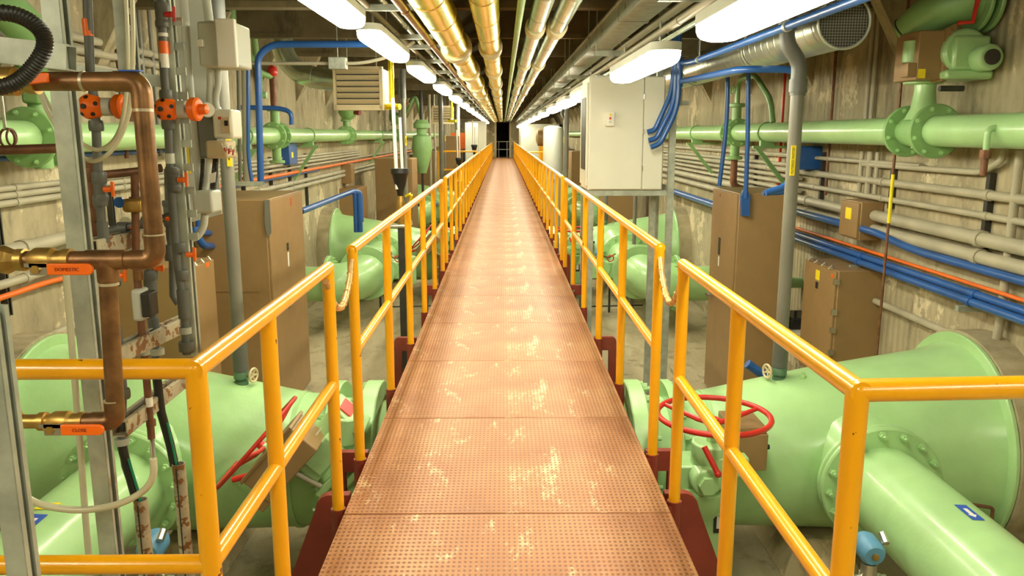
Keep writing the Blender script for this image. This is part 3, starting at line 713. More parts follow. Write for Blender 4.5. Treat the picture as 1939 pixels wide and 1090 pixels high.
b = MB(); b.cyl((FX_R+.10, 5.45, FZ_R+.52), (FX_R+.10, 5.9, FZ_R+.52), .15, seg=28).b2((FX_R+.0, 5.42, FZ_R+.40), (FX_R+.24, 5.8, FZ_R+.62)).cyl((FX_R+.18, 5.30, FZ_R+.47), (FX_R+.18, 5.5, FZ_R+.47), .085, seg=24).b2((FX_R-.04, 5.42, FZ_R+.34), (FX_R+.28, 5.84, FZ_R+.40))
b.build('actuator_housing', 'green', t, bevel=.02)
MB().cyl((FX_R+.18, 5.285, FZ_R+.47), (FX_R+.18, 5.31, FZ_R+.47), .05, seg=20).build('sight_glass', 'dark', t)
MB().cyl((FX_R-.2, 5.6, FZ_R+.46), (FX_R-.2, 5.6, FZ_R+.6), .05, seg=16).build('side_motor', 'green', t)
MB().b2((FX_R-.26, 5.5, FZ_R+.36), (FX_R-.20, 5.6, FZ_R+.45)).build('terminal_box', 'tan', t, bevel=.004)
MB().tube([(FX_R+.02, 5.45, FZ_R+.70), (FX_R+.1, 5.42, FZ_R+.70), (FX_R+.12, 5.42, FZ_R+.84)], .015, 8).ball((FX_R+.12, 5.42, FZ_R+.84), .02, 8).build('red_lever', 'red', t)
MB().tube([(FX_R+.1, 5.45, FZ_R+.28), (FX_R-.06, 5.45, FZ_R+.28)], .02, 10).build('shaft', 'dark', t)
# drop leg with grey nipple
t = thing('drain_leg', 'short green drain pipe ending in a grey nipple under the right wall pipe', 'pipe', (2.85, 4.7, FZ_R))
MB().tube([(FX_R-.08, 4.72, FZ_R+.02), (FX_R-.14, 4.72, FZ_R+.01), (FX_R-.14, 4.72, FZ_R-.12)], .018, 10, .03).build('green_elbow', 'green', t)
MB().tube([(FX_R-.14, 4.72, FZ_R-.11), (FX_R-.14, 4.72, FZ_R-.26)], .02, 10).cyl((FX_R-.14, 4.72, FZ_R-.11), (FX_R-.14, 4.72, FZ_R-.16), .033, seg=8).build('grey_nipple', 'rustpipe', t)
# green elbow high on the right wall
t = thing('vent_elbow', 'big dark green elbow pipe high on the right wall above the actuator', 'pipe', (3.0, 5.6, EYE+.9))
pts = [(3.22, 5.55, EYE+.86), (3.12, 5.55, EYE+.88), (3.02, 5.6, EYE+.86), (2.93, 5.72, EYE+.80), (2.88, 5.85, EYE+.70)]
MB().tube(pts, .13, 28, .1).build('elbow', 'green2', t)
disc(disc(MB(), (3.17, 5.55, EYE+.87), (1, 0, 0), .20, .03), (3.24, 5.55, EYE+.87), (1, 0, 0), .20, .03).build('flange', 'green2', t)
MB().torus((2.885, 5.84, EYE+.71), (-.3, .6, -.6), .128, .008, 28, 6).build('rim', 'dark', t)
# brackets
for Y, lab in ((9.1, 'triangular green bracket under the right wall pipe, right of the tee'), (12.4, 'triangular green bracket under the right wall pipe, left of the tee')):
    wall_bracket(FX_R, Y, FZ_R, 1, lab)
for Y, lab in ((9.4, 'triangular green bracket under the left wall pipe, partly behind the grey vent pipe'), (12.5, 'triangular green bracket under the left wall pipe, middle of the left wall'), (19.6, 'triangular green bracket under the left wall pipe, beyond the hopper actuator')):
    wall_bracket(FX_L, Y, FZ_L, -1, lab)
# left: tees and actuators
t = flanged_tee(FX_L, 10.75, FZ_L, 'flanged green tee on the left wall pipe with a rusty riser', .34, .34)
MB().cyl((FX_L, 10.75, FZ_L+.34), (FX_L, 10.75, FZ_L+.8), .045, seg=14).build('rusty_riser', 'rustpipe', t)
MB().ball((FX_L, 10.75, FZ_L+.82), .07, 12, (1, 1, 1.2)).build('red_cap', 'red', t)
MB().tube([(FX_L, 10.75, FZ_L+.75), (FX_L-.14, 10.6, FZ_L+.8), (FX_L-.16, 10.55, CEIL-.02)], .04, 12, .08).build('green_branch', 'green2', t)
def hopper(Y, label, s=1.0, grp=None):
    t = flanged_tee(FX_L, Y, FZ_L, label, .28, .1, grp=grp)
    MB().lathe((FX_L, Y, FZ_L+.28), (.25, -.2, 1), [(0, .07), (.06, .12), (.12, .17), (.24, .19), (.30, .16), (.33, .08)], 20).build('dome', 'green2', t)
    MB().cyl((FX_L+.15, Y-.1, FZ_L+.44), (FX_L+.3, Y-.16, FZ_L+.42), .05, seg=14).build('red_knob', 'redox', t)
    return t
h1 = hopper(15.6, 'green domed actuator valve on the left wall pipe, below the louvred heater')
t = hopper(22.5, 'green actuator valve with a tilted tan box on the left wall pipe, farther back')
MB().box((FX_L+.15, 22.3, FZ_L+.95), (.6, .3, .3), Matrix.Rotation(.8, 3, 'Y')).build('tilted_box', 'tan', t, bevel=.01)
MB().tube([(FX_L+.3, 22.4, FZ_L+.5), (FX_L+.6, 22.4, FZ_L+1.1), (FX_L+.8, 22.4, FZ_L+.3), (FX_L+.8, 22.4, FZ_L-.4)], .05, 10, .2).build('green_loop', 'green2', t)
t = flanged_tee(FX_L, 5.3, FZ_L, 'big flanged green valve on the left wall pipe behind the hose loop', .36, .2, .16, .19)
MB().box((FX_L+.02, 5.3, FZ_L+.36), (.12, .22, .3)).build('neck_rib', 'green2', t, bevel=.02)
t = thing('vent_elbow', 'green elbow pipe high on the left wall behind the foreground channel', 'pipe', (-3.0, 5.0, EYE+.75))
MB().tube([(-3.22, 5.1, EYE+.78), (-3.05, 5.1, EYE+.78), (-2.95, 5.25, EYE+.62), (-2.92, 5.4, EYE+.42), (-3.1, 5.3, EYE+.3)], .12, 20, .12).build('elbow', 'green2', t)
disc(MB(), (-3.18, 5.1, EYE+.78), (1, 0, 0), .19, .05).build('flange', 'green2', t)
# hanging green strainer further back on the left
t = thing('strainer', 'green bottle shaped strainer hanging beside far left pipes', 'strainer', (-2.0, 20.0, 1.6))
MB().lathe((-2.0, 20.0, EYE+.35), (0, 0, -1), [(0, .12), (.1, .2), (.2, .2), (.22, .12), (.35, .12), (.4, .22), (.7, .26), (1.1, .16), (1.3, .10)], 20).build('body', 'green2', t)
MB().cyl((-2.0, 20.0, EYE+.3), (-2.0, 20.0, CEIL), .04, seg=12).build('riser', 'dark', t)
MB().tube([(-2.0, 20.0, EYE-.9), (-2.0, 20.0, 1.2), (-2.4, 20.0, .9)], .03, 8, .1).build('tail_pipe', 'dark', t)
# --- conduits on the right wall
XC = 3.24
def zline(px, py, X): return P(px, py, X=X).z
def wrun(z, y0, y1, r, mat, label, X=XC, clips=(), name='conduit', cat='conduit', grp=None, pts=None, fil=.08):
    t = thing(name, label, cat, (X, y0, z), grp)
    MB().tube(pts or [(X, y0, z), (X, y1, z)], r, 12, fil).build('tube', mat, t)
    for c in clips:
        MB().cyl((X, c-.03, z), (X, c+.03, z), r*1.2, seg=12).build('coupling', mat, t)
    return t
gR = 'conduits along the right wall'; gL = 'conduits along the left wall'
z1 = zline(1939, 378, XC); z2 = zline(1939, 421, XC); z3 = zline(1939, 470, XC-.02); z4 = zline(1939, 508, XC-.02); z5 = zline(1939, 533, XC-.05); z6 = zline(1939, 588, XC-.08)
wrun(z1, 3, 16, .032, 'conduit', 'topmost long grey conduit on the right wall, below the green pipe', clips=(5.3, 6.8, 8.3, 9.8), grp=gR)
wrun(z2, 3, 16, .024, 'conduit', 'second long grey conduit on the right wall, thinner', clips=(5.3, 6.8, 8.3), grp=gR)
wrun(z1+.16, 6.2, 16, .02, 'conduit', 'thin grey conduit just under the green wall pipe on the right', clips=(8, 9.5), grp=gR)
wrun(z3, 3, 6.85, .05, 'conduit', 'thick pale conduit entering the tan junction box, upper one', X=XC-.02, clips=(5.3,), grp=gR)
wrun(z4, 3, 6.85, .048, 'conduit', 'thick pale conduit entering the tan junction box, lower one', X=XC-.02, clips=(5.3,), grp=gR)
wrun(z3, 7.25, 16, .045, 'conduit', 'thick pale conduit leaving the tan junction box leftward, upper one', X=XC-.02, clips=(8.4,), grp=gR)
wrun(z4, 7.25, 16, .042, 'conduit', 'thick pale conduit leaving the tan junction box leftward, lower one', X=XC-.02, clips=(8.4,), grp=gR)
zb = zline(1632, 433, XC-.12)
wrun(z5, 3, 6.85, .03, 'blue', 'blue conduit swooping out of the tan junction box', X=XC-.05, grp='blue conduits on the right wall', pts=[(XC-.05, 2.5, z5), (XC-.05, 6.1, z5), (XC-.12, 6.6, zb), (XC-.12, 6.86, zb)], fil=.35)
wrun(zb, 7.25, 9, .035, 'blue', 'blue conduit left of the tan junction box, entering the tall cabinet', X=XC-.12, grp='blue conduits on the right wall')
for i, (dx, dz, m_, lab) in enumerate(((0, 0, 'blue', 'upper of the two bundled blue pipes low on the right wall'), (-.03, -.05, 'blue', 'lower of the two bundled blue pipes low on the right wall'), (.05, .045, 'orangep', 'thin orange cable resting on the bundled blue pipes'))):
    wrun(z6+dz, 2.5, 9.0, .028 if m_ == 'blue' else .014, m_, lab, X=XC-.08+dx, clips=(5.2, 6.9) if m_ == 'blue' else (), grp='blue conduits on the right wall')
for yy, nm in ((5.25, 'nearer'), (6.95, 'farther')): tag(MB().b2((XC-.16, yy-.02, z6-.13), (XR, yy+.02, z6-.09)).build('wall_bracket', 'galv'), nm+' short channel bracket under the bundled blue pipes on the right wall', 'bracket')
def vstrut(side, Y, z0, z1_, label, mat='dark', grp='wall channels'):
    X = XR if side > 0 else XL
    t = strut_mb((X-side*.022, Y, z0), (X-side*.022, Y, z1_)).build('wall_channel', mat); tag(t, label, 'strut', grp); return t
vstrut(1, 5.35, zline(1860, 470, XR), zline(1860, 325, XR), 'dark vertical channel behind the thick conduits on the right')
vstrut(1, 6.7, zline(1695, 395, XR), zline(1695, 315, XR), 'dark vertical channel right of the tan junction box')
vstrut(1, 8.2, zline(1610, 400, XR), zline(1610, 290, XR), 'dark vertical channel left of the tan junction box')
vstrut(1, 10.4, 1.6, 2.6, 'dark vertical channel behind the tall tan cabinet on the right')
# vertical conduit that sweeps back
zc_ = zline(1667, 574, XC)
wrun(1.8, 3, 3, .028, 'conduit', 'vertical grey conduit on the right wall sweeping left at its foot', grp=gR, pts=[(XC-.0, 5.02, EYE-.1), (XC, 5.02, zline(1870, 600, XC)), (XC, 5.05, zline(1845, 652, XC)), (XC, 6.9, zc_)], fil=.3)
for i, px in enumerate((1632, 1648, 1662)):
    p = P(px, 300, X=XC)
    wrun(1.9, p.y, p.y, .02 if i != 1 else .028, 'conduit', ['leftmost', 'middle', 'rightmost'][i]+' of three vertical conduits rising above the junction box', grp='three vertical conduits', pts=[(XC, p.y, zline(px, 368, XC)), (XC, p.y, EYE-.15)] if i != 1 else [(XC, p.y, zline(px, 368, XC)), (XC, p.y, EYE-.15)])
p = P(1690, 210, X=3.05)
t = thing('sample_rod', 'thin rust brown vertical pipe with a long yellow sticker, right wall', 'pipe', (3.05, p.y, .5))
MB().cyl((3.05, 6.25, .6), (3.05, 6.25, BEAM-.02), .011, seg=10).build('rod', 'rustpipe', t)
MB().cyl((3.05, 6.247, P(1682, 422, Y=6.25).z), (3.05, 6.247, P(1686, 330, Y=6.25).z), .0135, seg=10).build('yellow_sticker', 'sticky', t)
for i, (px, dz) in enumerate(((1645, .02), (1655, .02))):
    p = P(px, 100, X=XC); MB()
    wrun(3.0, p.y, p.y, .018, 'conduit', ('left' if i == 0 else 'right')+' of two thin conduits climbing the right wall above the green pipe', grp='upper thin conduits', pts=[(XC+.02, p.y, EYE+.1), (XC+.02, p.y, CEIL-.02)])
wrun(3.0, 0, 0, .016, 'rustpipe', 'thin red-brown vertical pipe behind the right wall pipe', grp='red-brown risers', name='pipe', cat='pipe', pts=[(XC, 8.0, EYE-.6), (XC, 8.0, CEIL-.02)])
wrun(3.0, 0, 0, .016, 'red', 'short red vertical pipe behind the green tee on the right', grp='red-brown risers', name='pipe', cat='pipe', pts=[(XC, 9.4, EYE-.8), (XC, 9.4, EYE+.7)])
# small branch conduit under the big valve
wrun(2.4, 0, 0, .022, 'conduit', 'conduit curling up under the green valve on the right wall', grp=gR, pts=[(XC, 7.2, zline(1650, 312, XC)), (XC, 5.4, zline(1800, 322, XC)), (XC, 5.2, zline(1822, 300, XC)), (XC, 5.2, EYE-.1)], fil=.15)
# boxes on the right
def cabinet(name, a, b_, label, side, grp=None, doors=1, extras=None, mat='tan', cat='cabinet', gap=.012):
    """enclosure with its door(s) on the face towards the walkway"""
    t = thing(name, label, cat, ((a[0]+b_[0])/2, (a[1]+b_[1])/2, min(a[2], b_[2])), grp)
    xf = min(a[0], b_[0]) if side > 0 else max(a[0], b_[0]); s = -side
    lo = [min(a[i], b_[i]) for i in range(3)]; hi = [max(a[i], b_[i]) for i in range(3)]
    MB().b2(lo, hi).build('body', mat, t, bevel=.008)
    dy = (hi[1]-lo[1])/doors
    for i in range(doors):
        MB().b2((xf, lo[1]+dy*i+gap, lo[2]+gap*1.5), (xf+s*.022, lo[1]+dy*(i+1)-gap*.4, hi[2]-gap)).build('door', mat, t, bevel=.004)
    return t, xf+s*.022, lo, hi
p0 = P(1595, 375, X=3.08)
t, xf, lo, hi = cabinet('junction_box', (3.10, 6.86, zline(1630, 458, 3.08)), (XR-.003, 7.24, zline(1630, 383, 3.08)), 'small tan junction box on the right wall with a yellow sticker', 1, cat='box')
MB().b2((xf-.002, 7.0, lo[2]+.17), (xf, 7.12, lo[2]+.27)).build('yellow_sticker', 'sticky', t)
t, xf, lo, hi = cabinet('wall_cabinet', (2.90, 6.75, zline(1597, 518, 2.88)-1.05), (XR-.003, 7.47, zline(1597, 518, 2.88)), 'tan wall cabinet with latches behind the right grey pipe, above the reducer', 1)
for z in (.93, .66, .5, .3):
    MB().b2((xf-.02, 6.735, lo[2]+z), (xf+.03, 6.75, lo[2]+z+.05)).build('latch', 'steel', t)
for i in range(4): MB().tube([(xf+.02, 6.85+.16*i, hi[2]), (xf-.0, 6.85+.16*i, hi[2]+.03), (xf-.03, 6.85+.16*i, hi[2]-.0)], .008, 6).build('clip', 'steel', t)
MB().b2((xf-.002, 7.1, hi[2]-.15), (xf, 7.19, hi[2]-.06)).build('yellow_label', 'sticky', t); MB().b2((xf-.002, 7.12, hi[2]-.23), (xf, 7.18, hi[2]-.17)).build('black_label', 'ink', t)
MB().b2((xf-.002, 6.79, hi[2]-.07), (xf, 6.85, hi[2]-.04)).build('orange_label', 'orangep', t)
HC = zline(1358, 356, 2.27); 
t, xf, lo, hi = cabinet('electrical_cabinet', (2.29, 7.72, .08), (2.78, 8.62, HC), 'tall tan electrical cabinet on the right behind the near guard rail', 1)
MB().b2((2.31, 7.74, 0), (2.76, 8.6, .08)).build('plinth', 'dark', t)
MB().b2((xf-.002, 8.22, HC-.68), (xf, 8.30, HC-.50)).build('black_label', 'ink', t); MB().b2((xf-.002, 8.24, HC-.80), (xf, 8.28, HC-.70)).build('white_label', 'stickw', t)
MB().cyl((xf, 8.5, 1.15), (xf-.05, 8.5, 1.15), .018, seg=10).box((xf-.05, 8.46, 1.15), (.02, .12, .03)).build('handle', 'steel', t)
MB().b2((xf-.002, 8.3, HC-.08), (xf, 8.34, HC-.05)).build('nameplate', 'redox', t)
tag(MB().b2((2.05, 6.9, 0), (2.30, 9.4, .06)).build('curb', 'floor', bevel=.005), 'low concrete curb beside the tall tan cabinet on the right', 'curb')
# green hydrant fitting & shelf with black device
t = thing('wall_spigot', 'green stub pipe fitting behind the right grey vent pipe', 'pipe', (3.1, 8.4, 1.4))
q = P(1475, 535, X=3.05)
MB().tube([(XR, q.y, q.z), (3.0, q.y, q.z), (2.93, q.y, q.z+.25)], .06, 16, .1).lathe((2.93, q.y, q.z+.24), (0, 0, 1), [(0, .09), (.05, .08), (.14, .02)], 14).cyl((3.12, q.y, q.z), (3.17, q.y, q.z), .08, seg=16).build('elbow', 'green', t)
q = P(1505, 620, X=3.0)
t = thing('wall_shelf', 'white shelf on the right wall behind the grey vent pipe', 'shelf', (3.1, q.y, q.z))
MB().b2((2.85, q.y-.25, q.z-.03), (XR, q.y+.35, q.z)).build('board', 'white', t, bevel=.004); MB().b2((2.85, q.y-.25, q.z-.10), (XR, q.y+.35, q.z-.07)).build('lower_board', 'white', t, bevel=.004)
t = thing('device', 'black device standing on the white wall shelf', 'device', (3.05, q.y, q.z))
MB().b2((2.92, q.y-.1, q.z+.001), (3.22, q.y+.3, q.z+.12)).build('case', 'black', t, bevel=.015); MB().cyl((3.0, q.y, q.z+.12), (3.0, q.y, q.z+.18), .015, seg=8).build('knob', 'black', t)
MB().tube([(3.1, q.y-.1, q.z+.1), (3.2, q.y-.25, q.z+.06), (3.25, q.y-.3, q.z-.2)], .006, 6, .05).build('cable', 'stickw', t)
# blue conduits right of the white cabinet
bg = 'blue conduits beside the white cabinet'
Yb = 8.04
def pp(*a, Y=Yb): return [P(x_, y_, Y=Y) for x_, y_ in a]
run('blue_conduit', 'blue', pp((1276, 60), (1276, 130), (1272, 175), (1240, 246), (1226, 250)), .026, 'blue conduit ending highest on the white cabinet side', 'conduit', bg, .35)
run('blue_conduit', 'blue', pp((1281, 60), (1281, 140), (1277, 195), (1243, 262), (1228, 266), Y=Yb-.03), .026, 'blue conduit ending second on the white cabinet side', 'conduit', bg, .35)
run('blue_conduit', 'blue', pp((1286, 60), (1287, 150), (1283, 205), (1250, 272), (1232, 279), Y=Yb-.06), .026, 'blue conduit ending lowest on the white cabinet side', 'conduit', bg, .35)
bc = run('blue_conduit', 'blue', [P(1288, 165, Y=8.1), P(1288, 118, Y=8.1), V3(1.72, 7.5, EYE+.64), V3(1.72, -1, EYE+.64)], .026, 'long shiny blue conduit running overhead beside the right lamps', 'conduit', bg, .3)
zb7 = P(1400, 131, Y=5.95).z; xb7 = P(1518, 150, Y=5.95).x
run('blue_conduit', 'blue', [V3(1.72, 7.9, EYE+.50), V3(1.72, 5.95, zb7), V3(xb7, 5.95, zb7), V3(xb7, 5.95, P(1522, 290, Y=5.95).z), V3(xb7-.04, 5.95, P(1515, 352, Y=5.95).z), V3(P(1450, 363, Y=5.95).x, 5.95, P(1450, 365, Y=5.95).z)], .026, 'blue conduit arching across below the silver duct and down', 'conduit', bg, .14)
run('blue_conduit', 'blue', pp((1503, 270), (1503, 345), (1486, 365), (1445, 366), Y=6.05), .017, 'thin blue conduit curling beside the blue wall box', 'conduit', bg, .12)
run('blue_conduit', 'blue', pp((1378, 120), (1377, 230), (1362, 352), Y=8.05), .022, 'blue conduit dropping to the back of the tall tan cabinet', 'conduit', bg, .3)
t = thing('blue_conduit', 'blue conduit dropping to a flat blue connector hood', 'conduit', P(1412, 410, Y=7.675), bg)
MB().tube(pp((1417, 132), (1416, 250), (1412, 375), Y=7.675), .022, 12).build('tube', 'blue', t)
MB().prism([P(1408, 360, Y=7.665), P(1416, 360, Y=7.665), P(1421, 372, Y=7.665), P(1419, 410, Y=7.665), P(1405, 408, Y=7.665), P(1404, 372, Y=7.665)], (0, .05, 0)).build('connector_hood', 'blue', t)
q = P(1512, 290, X=3.15)
t = thing('wall_box', 'blue box with a yellow label under the right wall pipe', 'box', q)
MB().b2((3.06, 8.3, EYE-.36), (XR-.003, 8.6, EYE-.12)).build('case', 'blue', t, bevel=.01); MB().b2((3.055, 8.35, EYE-.33), (3.059, 8.43, EYE-.25)).build('yellow_label', 'sticky', t)
run('blue_conduit', 'blue', pp((1415, 688), (1438, 705), (1475, 722), Y=6.6), .04, 'blue conduit sticking out low behind the right guard rail', 'conduit', None, .1)
for yy in (2.6, 5.0, 7.2): MB().cyl((1.72, yy, EYE+.63), (1.72, yy, CEIL), .006, seg=8).cyl((1.72, yy-.02, EYE+.64), (1.72, yy+.02, EYE+.64), .033, seg=14).build('hanger', 'galv', bc)
# silver duct with mesh end on the right
t = thing('spiral_duct', 'silver spiral duct with a black mesh end, upper right', 'duct', (2.05, 5.05, EYE+.5))
DX, DZ = 2.04, EYE+.66
MB().loft([(V3(DX, 4.95, DZ), V3(1, 0, 0), V3(0, 0, 1), .155), (V3(DX+.01, 13, DZ+.02), V3(1, 0, 0), V3(0, 0, 1), .155)], 40, cap=False).build('duct', 'spiral', t)
MB().torus((DX, 4.95, DZ), (0, 1, 0), .156, .009, 40, 8).build('rim', 'galv', t)
MB().cyl((DX, 4.97, DZ), (DX, 4.972, DZ), .152, seg=40).build('mesh_screen', 'mesh', t)
for yy in (6.5, 8.6, 10.9): MB().torus((DX, yy, DZ), (0, 1, 0), .157, .005, 32, 6).cyl((DX, yy, DZ+.15), (DX, yy, CEIL), .006, seg=6).build('hanger', 'galv', t)
# white control cabinet on its galvanised frame
t = thing('control_cabinet', 'large white control cabinet raised beside the walkway on a steel frame', 'cabinet', (1.25, 8.4, EYE-.54))
zt0, zt1 = EYE-.56, EYE+.565; x0, x1 = .86, 1.62; yf = 8.12
MB().b2((x0, yf+.02, zt0), (x1, yf+.72, zt1)).build('body', 'white', t, bevel=.006)
xs = P(1218, 250, Y=yf).x
MB().b2((x0+.012, yf-.004, zt0+.012), (xs-.004, yf+.018, zt1-.01)).build('door', 'white', t, bevel=.004)
MB().b2((xs+.004, yf-.004, zt0+.012), (x1-.012, yf+.018, zt1-.01)).build('narrow_door', 'white', t, bevel=.004)
MB().b2((x0-.018, yf+.05, zt0+.04), (x0-.001, yf+.68, zt1-.06)).build('side_door', 'white', t, bevel=.004)
MB().b2((x0-.022, yf+.12, zt0+.2), (x0-.019, yf+.55, zt1-.2)).build('window', 'dark', t)
for zz in (zt0+.2, zt0+.56, zt0+.9): MB().cyl((xs, yf-.008, zz), (xs, yf-.008, zz+.05), .007, seg=8).build('hinge', 'steel', t)
q = P(1155, 224, Y=yf-.03)
bx = MB().b2((q.x-.042, yf-.05, q.z-.075), (q.x+.042, yf-.005, q.z+.065)).build('button_box', 'stickw', t, bevel=.005)
for dz, m_ in ((.035, 'sticky'), (.0, 'red'), (-.035, 'ltgrey')): MB().cyl((q.x, yf-.052, q.z+dz), (q.x, yf-.065, q.z+dz), .012, seg=12).build('button', m_, bx)
t = thing('support_frame', 'galvanised channel frame carrying the white control cabinet', 'frame', (1.3, 8.4, 0))
def col(x_, y_, z0_, z1_, nm='column', w_=.06): strut_mb((x_, y_, z0_), (x_, y_, z1_), w_, w_).build(nm, 'galv', t)
col(1.70, yf, 0, CEIL-.01); col(1.59, yf+.35, 0, zt0-.06); col(.90, yf+.1, 0, zt0-.06); col(1.70, yf+.75, 0, CEIL-.01); col(.90, yf+.75, 0, zt0-.06)
for y_ in (yf+.05, yf+.7): strut_mb((.84, y_, zt0-.03), (1.72, y_, zt0-.03), .05, .05).build('beam', 'galv', t)
strut_mb((1.68, yf, zt0+.02), (1.68, yf+.75, zt0+.02)).build('beam', 'galv', t)
t = thing('pipe_clamp', 'clamp channel holding the blue conduits to the frame column', 'clamp', P(1285, 152, Y=8.1))
a_ = P(1280, 152, Y=8.12); strut_mb(a_, a_+V3(.2, 0, 0)).build('arm', 'galv', t); a_ = P(1285, 195, Y=8.12); strut_mb(a_, a_+V3(.1, 0, 0)).build('arm', 'galv', t)
# --- left cabinets
HL = zline(518, 375, -2.27)
t, xf, lo, hi = cabinet('electrical_cabinet', (-2.29, 7.72, .0), (-3.0, 9.05, HL), 'tall tan electrical cabinet on the left behind the near guard rail', -1, doors=1)
MB().b2((-2.9, 7.713, HL-.9), (-2.4, 7.718, HL-.1)).build('side_seam', 'tan', t)
MB().b2((xf, 8.3, HL-.58), (xf+.002, 8.38, HL-.50)).build('black_label', 'ink', t); MB().b2((xf, 8.32, HL-.75), (xf+.002, 8.37, HL-.6)).build('white_label', 'stickw', t); MB().b2((xf, 8.55, HL-.13), (xf+.002, 8.60, HL-.05)).build('red_label', 'red', t)
MB().cyl((xf, 8.3, 1.12), (xf+.05, 8.3, 1.12), .018, seg=10).box((xf+.05, 8.33, 1.12), (.02, .12, .03)).b2((xf+.001, 8.24, 1.05), (xf+.01, 8.30, 1.2)).build('handle', 'steel', t)
q = P(505, 378, Y=7.70); q2 = P(505, 450, Y=7.70)
MB().prism([q+V3(-.02, 0, .0), q+V3(.03, 0, .0), V3(q.x+.03, q.y, q2.z+.05), V3(q.x-.005, q.y, q2.z), V3(q.x-.03, q.y, q2.z+.12)], (0, -.012, 0)).build('lifting_strap', 'pipegrey', t)
HM = zline(367, 503, -2.6)
t, xf, lo, hi = cabinet('wall_cabinet', (-2.62, 6.55, HM-1.1), (XL+.003, 7.1, HM), 'smaller tan wall cabinet on the left behind the plastic pipe columns', -1)
for i in range(3): MB().tube([(xf-.03, 6.65+.16*i, hi[2]), (xf+.0, 6.65+.16*i, hi[2]+.03), (xf+.02, 6.65+.16*i, hi[2])], .008, 6).build('clip', 'steel', t)
MB().b2((-2.7, 6.54, HM-.2), (-2.66, 6.548, HM-.1)).build('yellow_label', 'sticky', t); MB().b2((xf, 6.9, HM-.06), (xf+.002, 6.98, HM-.02)).build('orange_label', 'orangep', t)
# cabinets further back
t, xf, lo, hi = cabinet('electrical_cabinet', (-2.0, 17.5, 0), (-2.78, 18.6, 2.34), 'tan electrical cabinet further back on the left, under the green wall pipe', -1)
t, xf, lo, hi = cabinet('electrical_cabinet', (2.25, 17.5, 0), (2.95, 18.6, 2.35), 'tan electrical cabinet further back on the right, below the white cabinet', 1)
t, xf, lo, hi = cabinet('wall_cabinet', (-2.90, 15.9, .9), (XL+.003, 17.0, 1.80), 'narrow tan wall box beside the far blue conduits on the left', -1, cat='box')
q = P(669, 328, X=-3.05)
t, xf, lo, hi = cabinet('junction_box', (-3.08, q.y-.2, q.z-.2), (XL+.003, q.y+.2, q.z+.2), 'small tan junction box on the left wall among the conduits', -1, cat='box')
for i, (Y0, s) in enumerate(((27.3, -1), (37, -1), (27, 1), (37, 1), (46, -1), (38.7, 1))):
    cabinet('electrical_cabinet', (s*2.33, Y0, .05), (s*3.05, Y0+1.3, 2.3), 'distant tan electrical cabinet on the %s, %s' % ('left' if s < 0 else 'right', ['third', 'fourth', 'third', 'fourth', 'fifth', 'fifth'][i]+' in its row'), s)
# --- left wall conduits
XCl = -3.2
for i, (py, r, m_, lab, y1_) in enumerate(((358, .022, 'conduit', 'topmost of three thin conduits on the left wall', 18), (372, .022, 'conduit', 'middle of three thin conduits on the left wall', 18), (387, .024, 'conduit', 'lowest of three thin conduits on the left wall', 18), (480, .05, 'conduit', 'thick pale conduit on the left wall behind the copper valve', 6.4), (540, .03, 'conduit', 'lower grey conduit on the left wall behind the red handle', 6.4), (300, .02, 'blue', 'thin blue conduit under the left wall pipe', 8))):
    z = zline(0, py, XCl); wrun(z, 3, y1_, r, m_, lab, X=XCl, clips=(5.3, 6.8, 8.5) if m_ == 'conduit' else (), grp=gL)
wrun(0, 0, 0, .02, 'orangep', 'wavy orange conduit low on the left wall', X=XCl, grp='orange conduits', pts=[(XCl, 4.7, zline(0, 563, XCl)), (XCl, 5.1, zline(50, 548, XCl)), (XCl, 5.5, zline(100, 530, XCl)), (XCl, 6.2, zline(160, 520, XCl))], fil=.2)
for i, (py, r, m_, lab) in enumerate(((310, .02, 'conduit', 'thin conduit above the orange one, far left wall'), (318, .024, 'orangep', 'long orange conduit on the far left wall'), (322, .02, 'blue', 'thin blue conduit below the orange one, far left wall'), (345, .035, 'conduit', 'upper thick conduit on the far left wall above the tan cabinet'), (355, .035, 'conduit', 'lower thick conduit on the far left wall above the tan cabinet'))):
    z = zline(600 if i < 3 else 560, py, XCl); wrun(z-(0 if i else 0), 8.5, 30 if i != 2 else 14, r, m_, lab, X=XCl+(.03 if i == 1 else 0), clips=(10.5, 12.2), grp='conduits along the far left wall')
for i, Yv in enumerate((5.1, 6.6, 8.9, 10.0, 11.2, 12.2, 13.2)):
    vstrut(-1, Yv, 1.7, 2.55, 'dark vertical wall channel behind the left conduits, %s from the camera' % ['first', 'second', 'third', 'fourth', 'fifth', 'sixth', 'seventh'][i])
wrun(0, 0, 0, .028, 'conduit', 'vertical conduit on the left wall sweeping right at its foot', X=XCl, grp=gL, pts=[(XCl, 4.9, 2.6), (XCl, 4.9, zline(55, 600, XCl)), (XCl, 5.0, zline(85, 640, XCl)), (XCl, 6.4, zline(150, 612, XCl))], fil=.3)
wrun(0, 0, 0, .042, 'blue', 'dark blue pipe rail above the far reducer on the left', X=-2.7, name='blue_pipe', cat='pipe', pts=[P(570, 400, Y=10.3), P(668, 362, Y=13.2), P(682, 364, Y=13.3), P(684, 420, Y=13.3)], fil=.2)
for i, px in enumerate((672, 680)):
    a_ = P(px, 365, Y=12.9); wrun(0, 0, 0, .04, 'blue', ('left' if i == 0 else 'right')+' of two vertical blue pipes beside the narrow tan wall box', X=-2.9, grp='vertical blue pipes', name='blue_pipe', cat='pipe', pts=[a_, V3(a_.x, a_.y, 1.3)])
for z in (.0, .11): wrun(0, 0, 0, .04, 'conduit', ('upper' if z == 0 else 'lower')+' grey pipe along the far right wall behind the cabinet frame', X=XC, grp='far right wall conduits', pts=[(XC, 8.6, 2.15-z), (XC, 30, 2.15-z)])
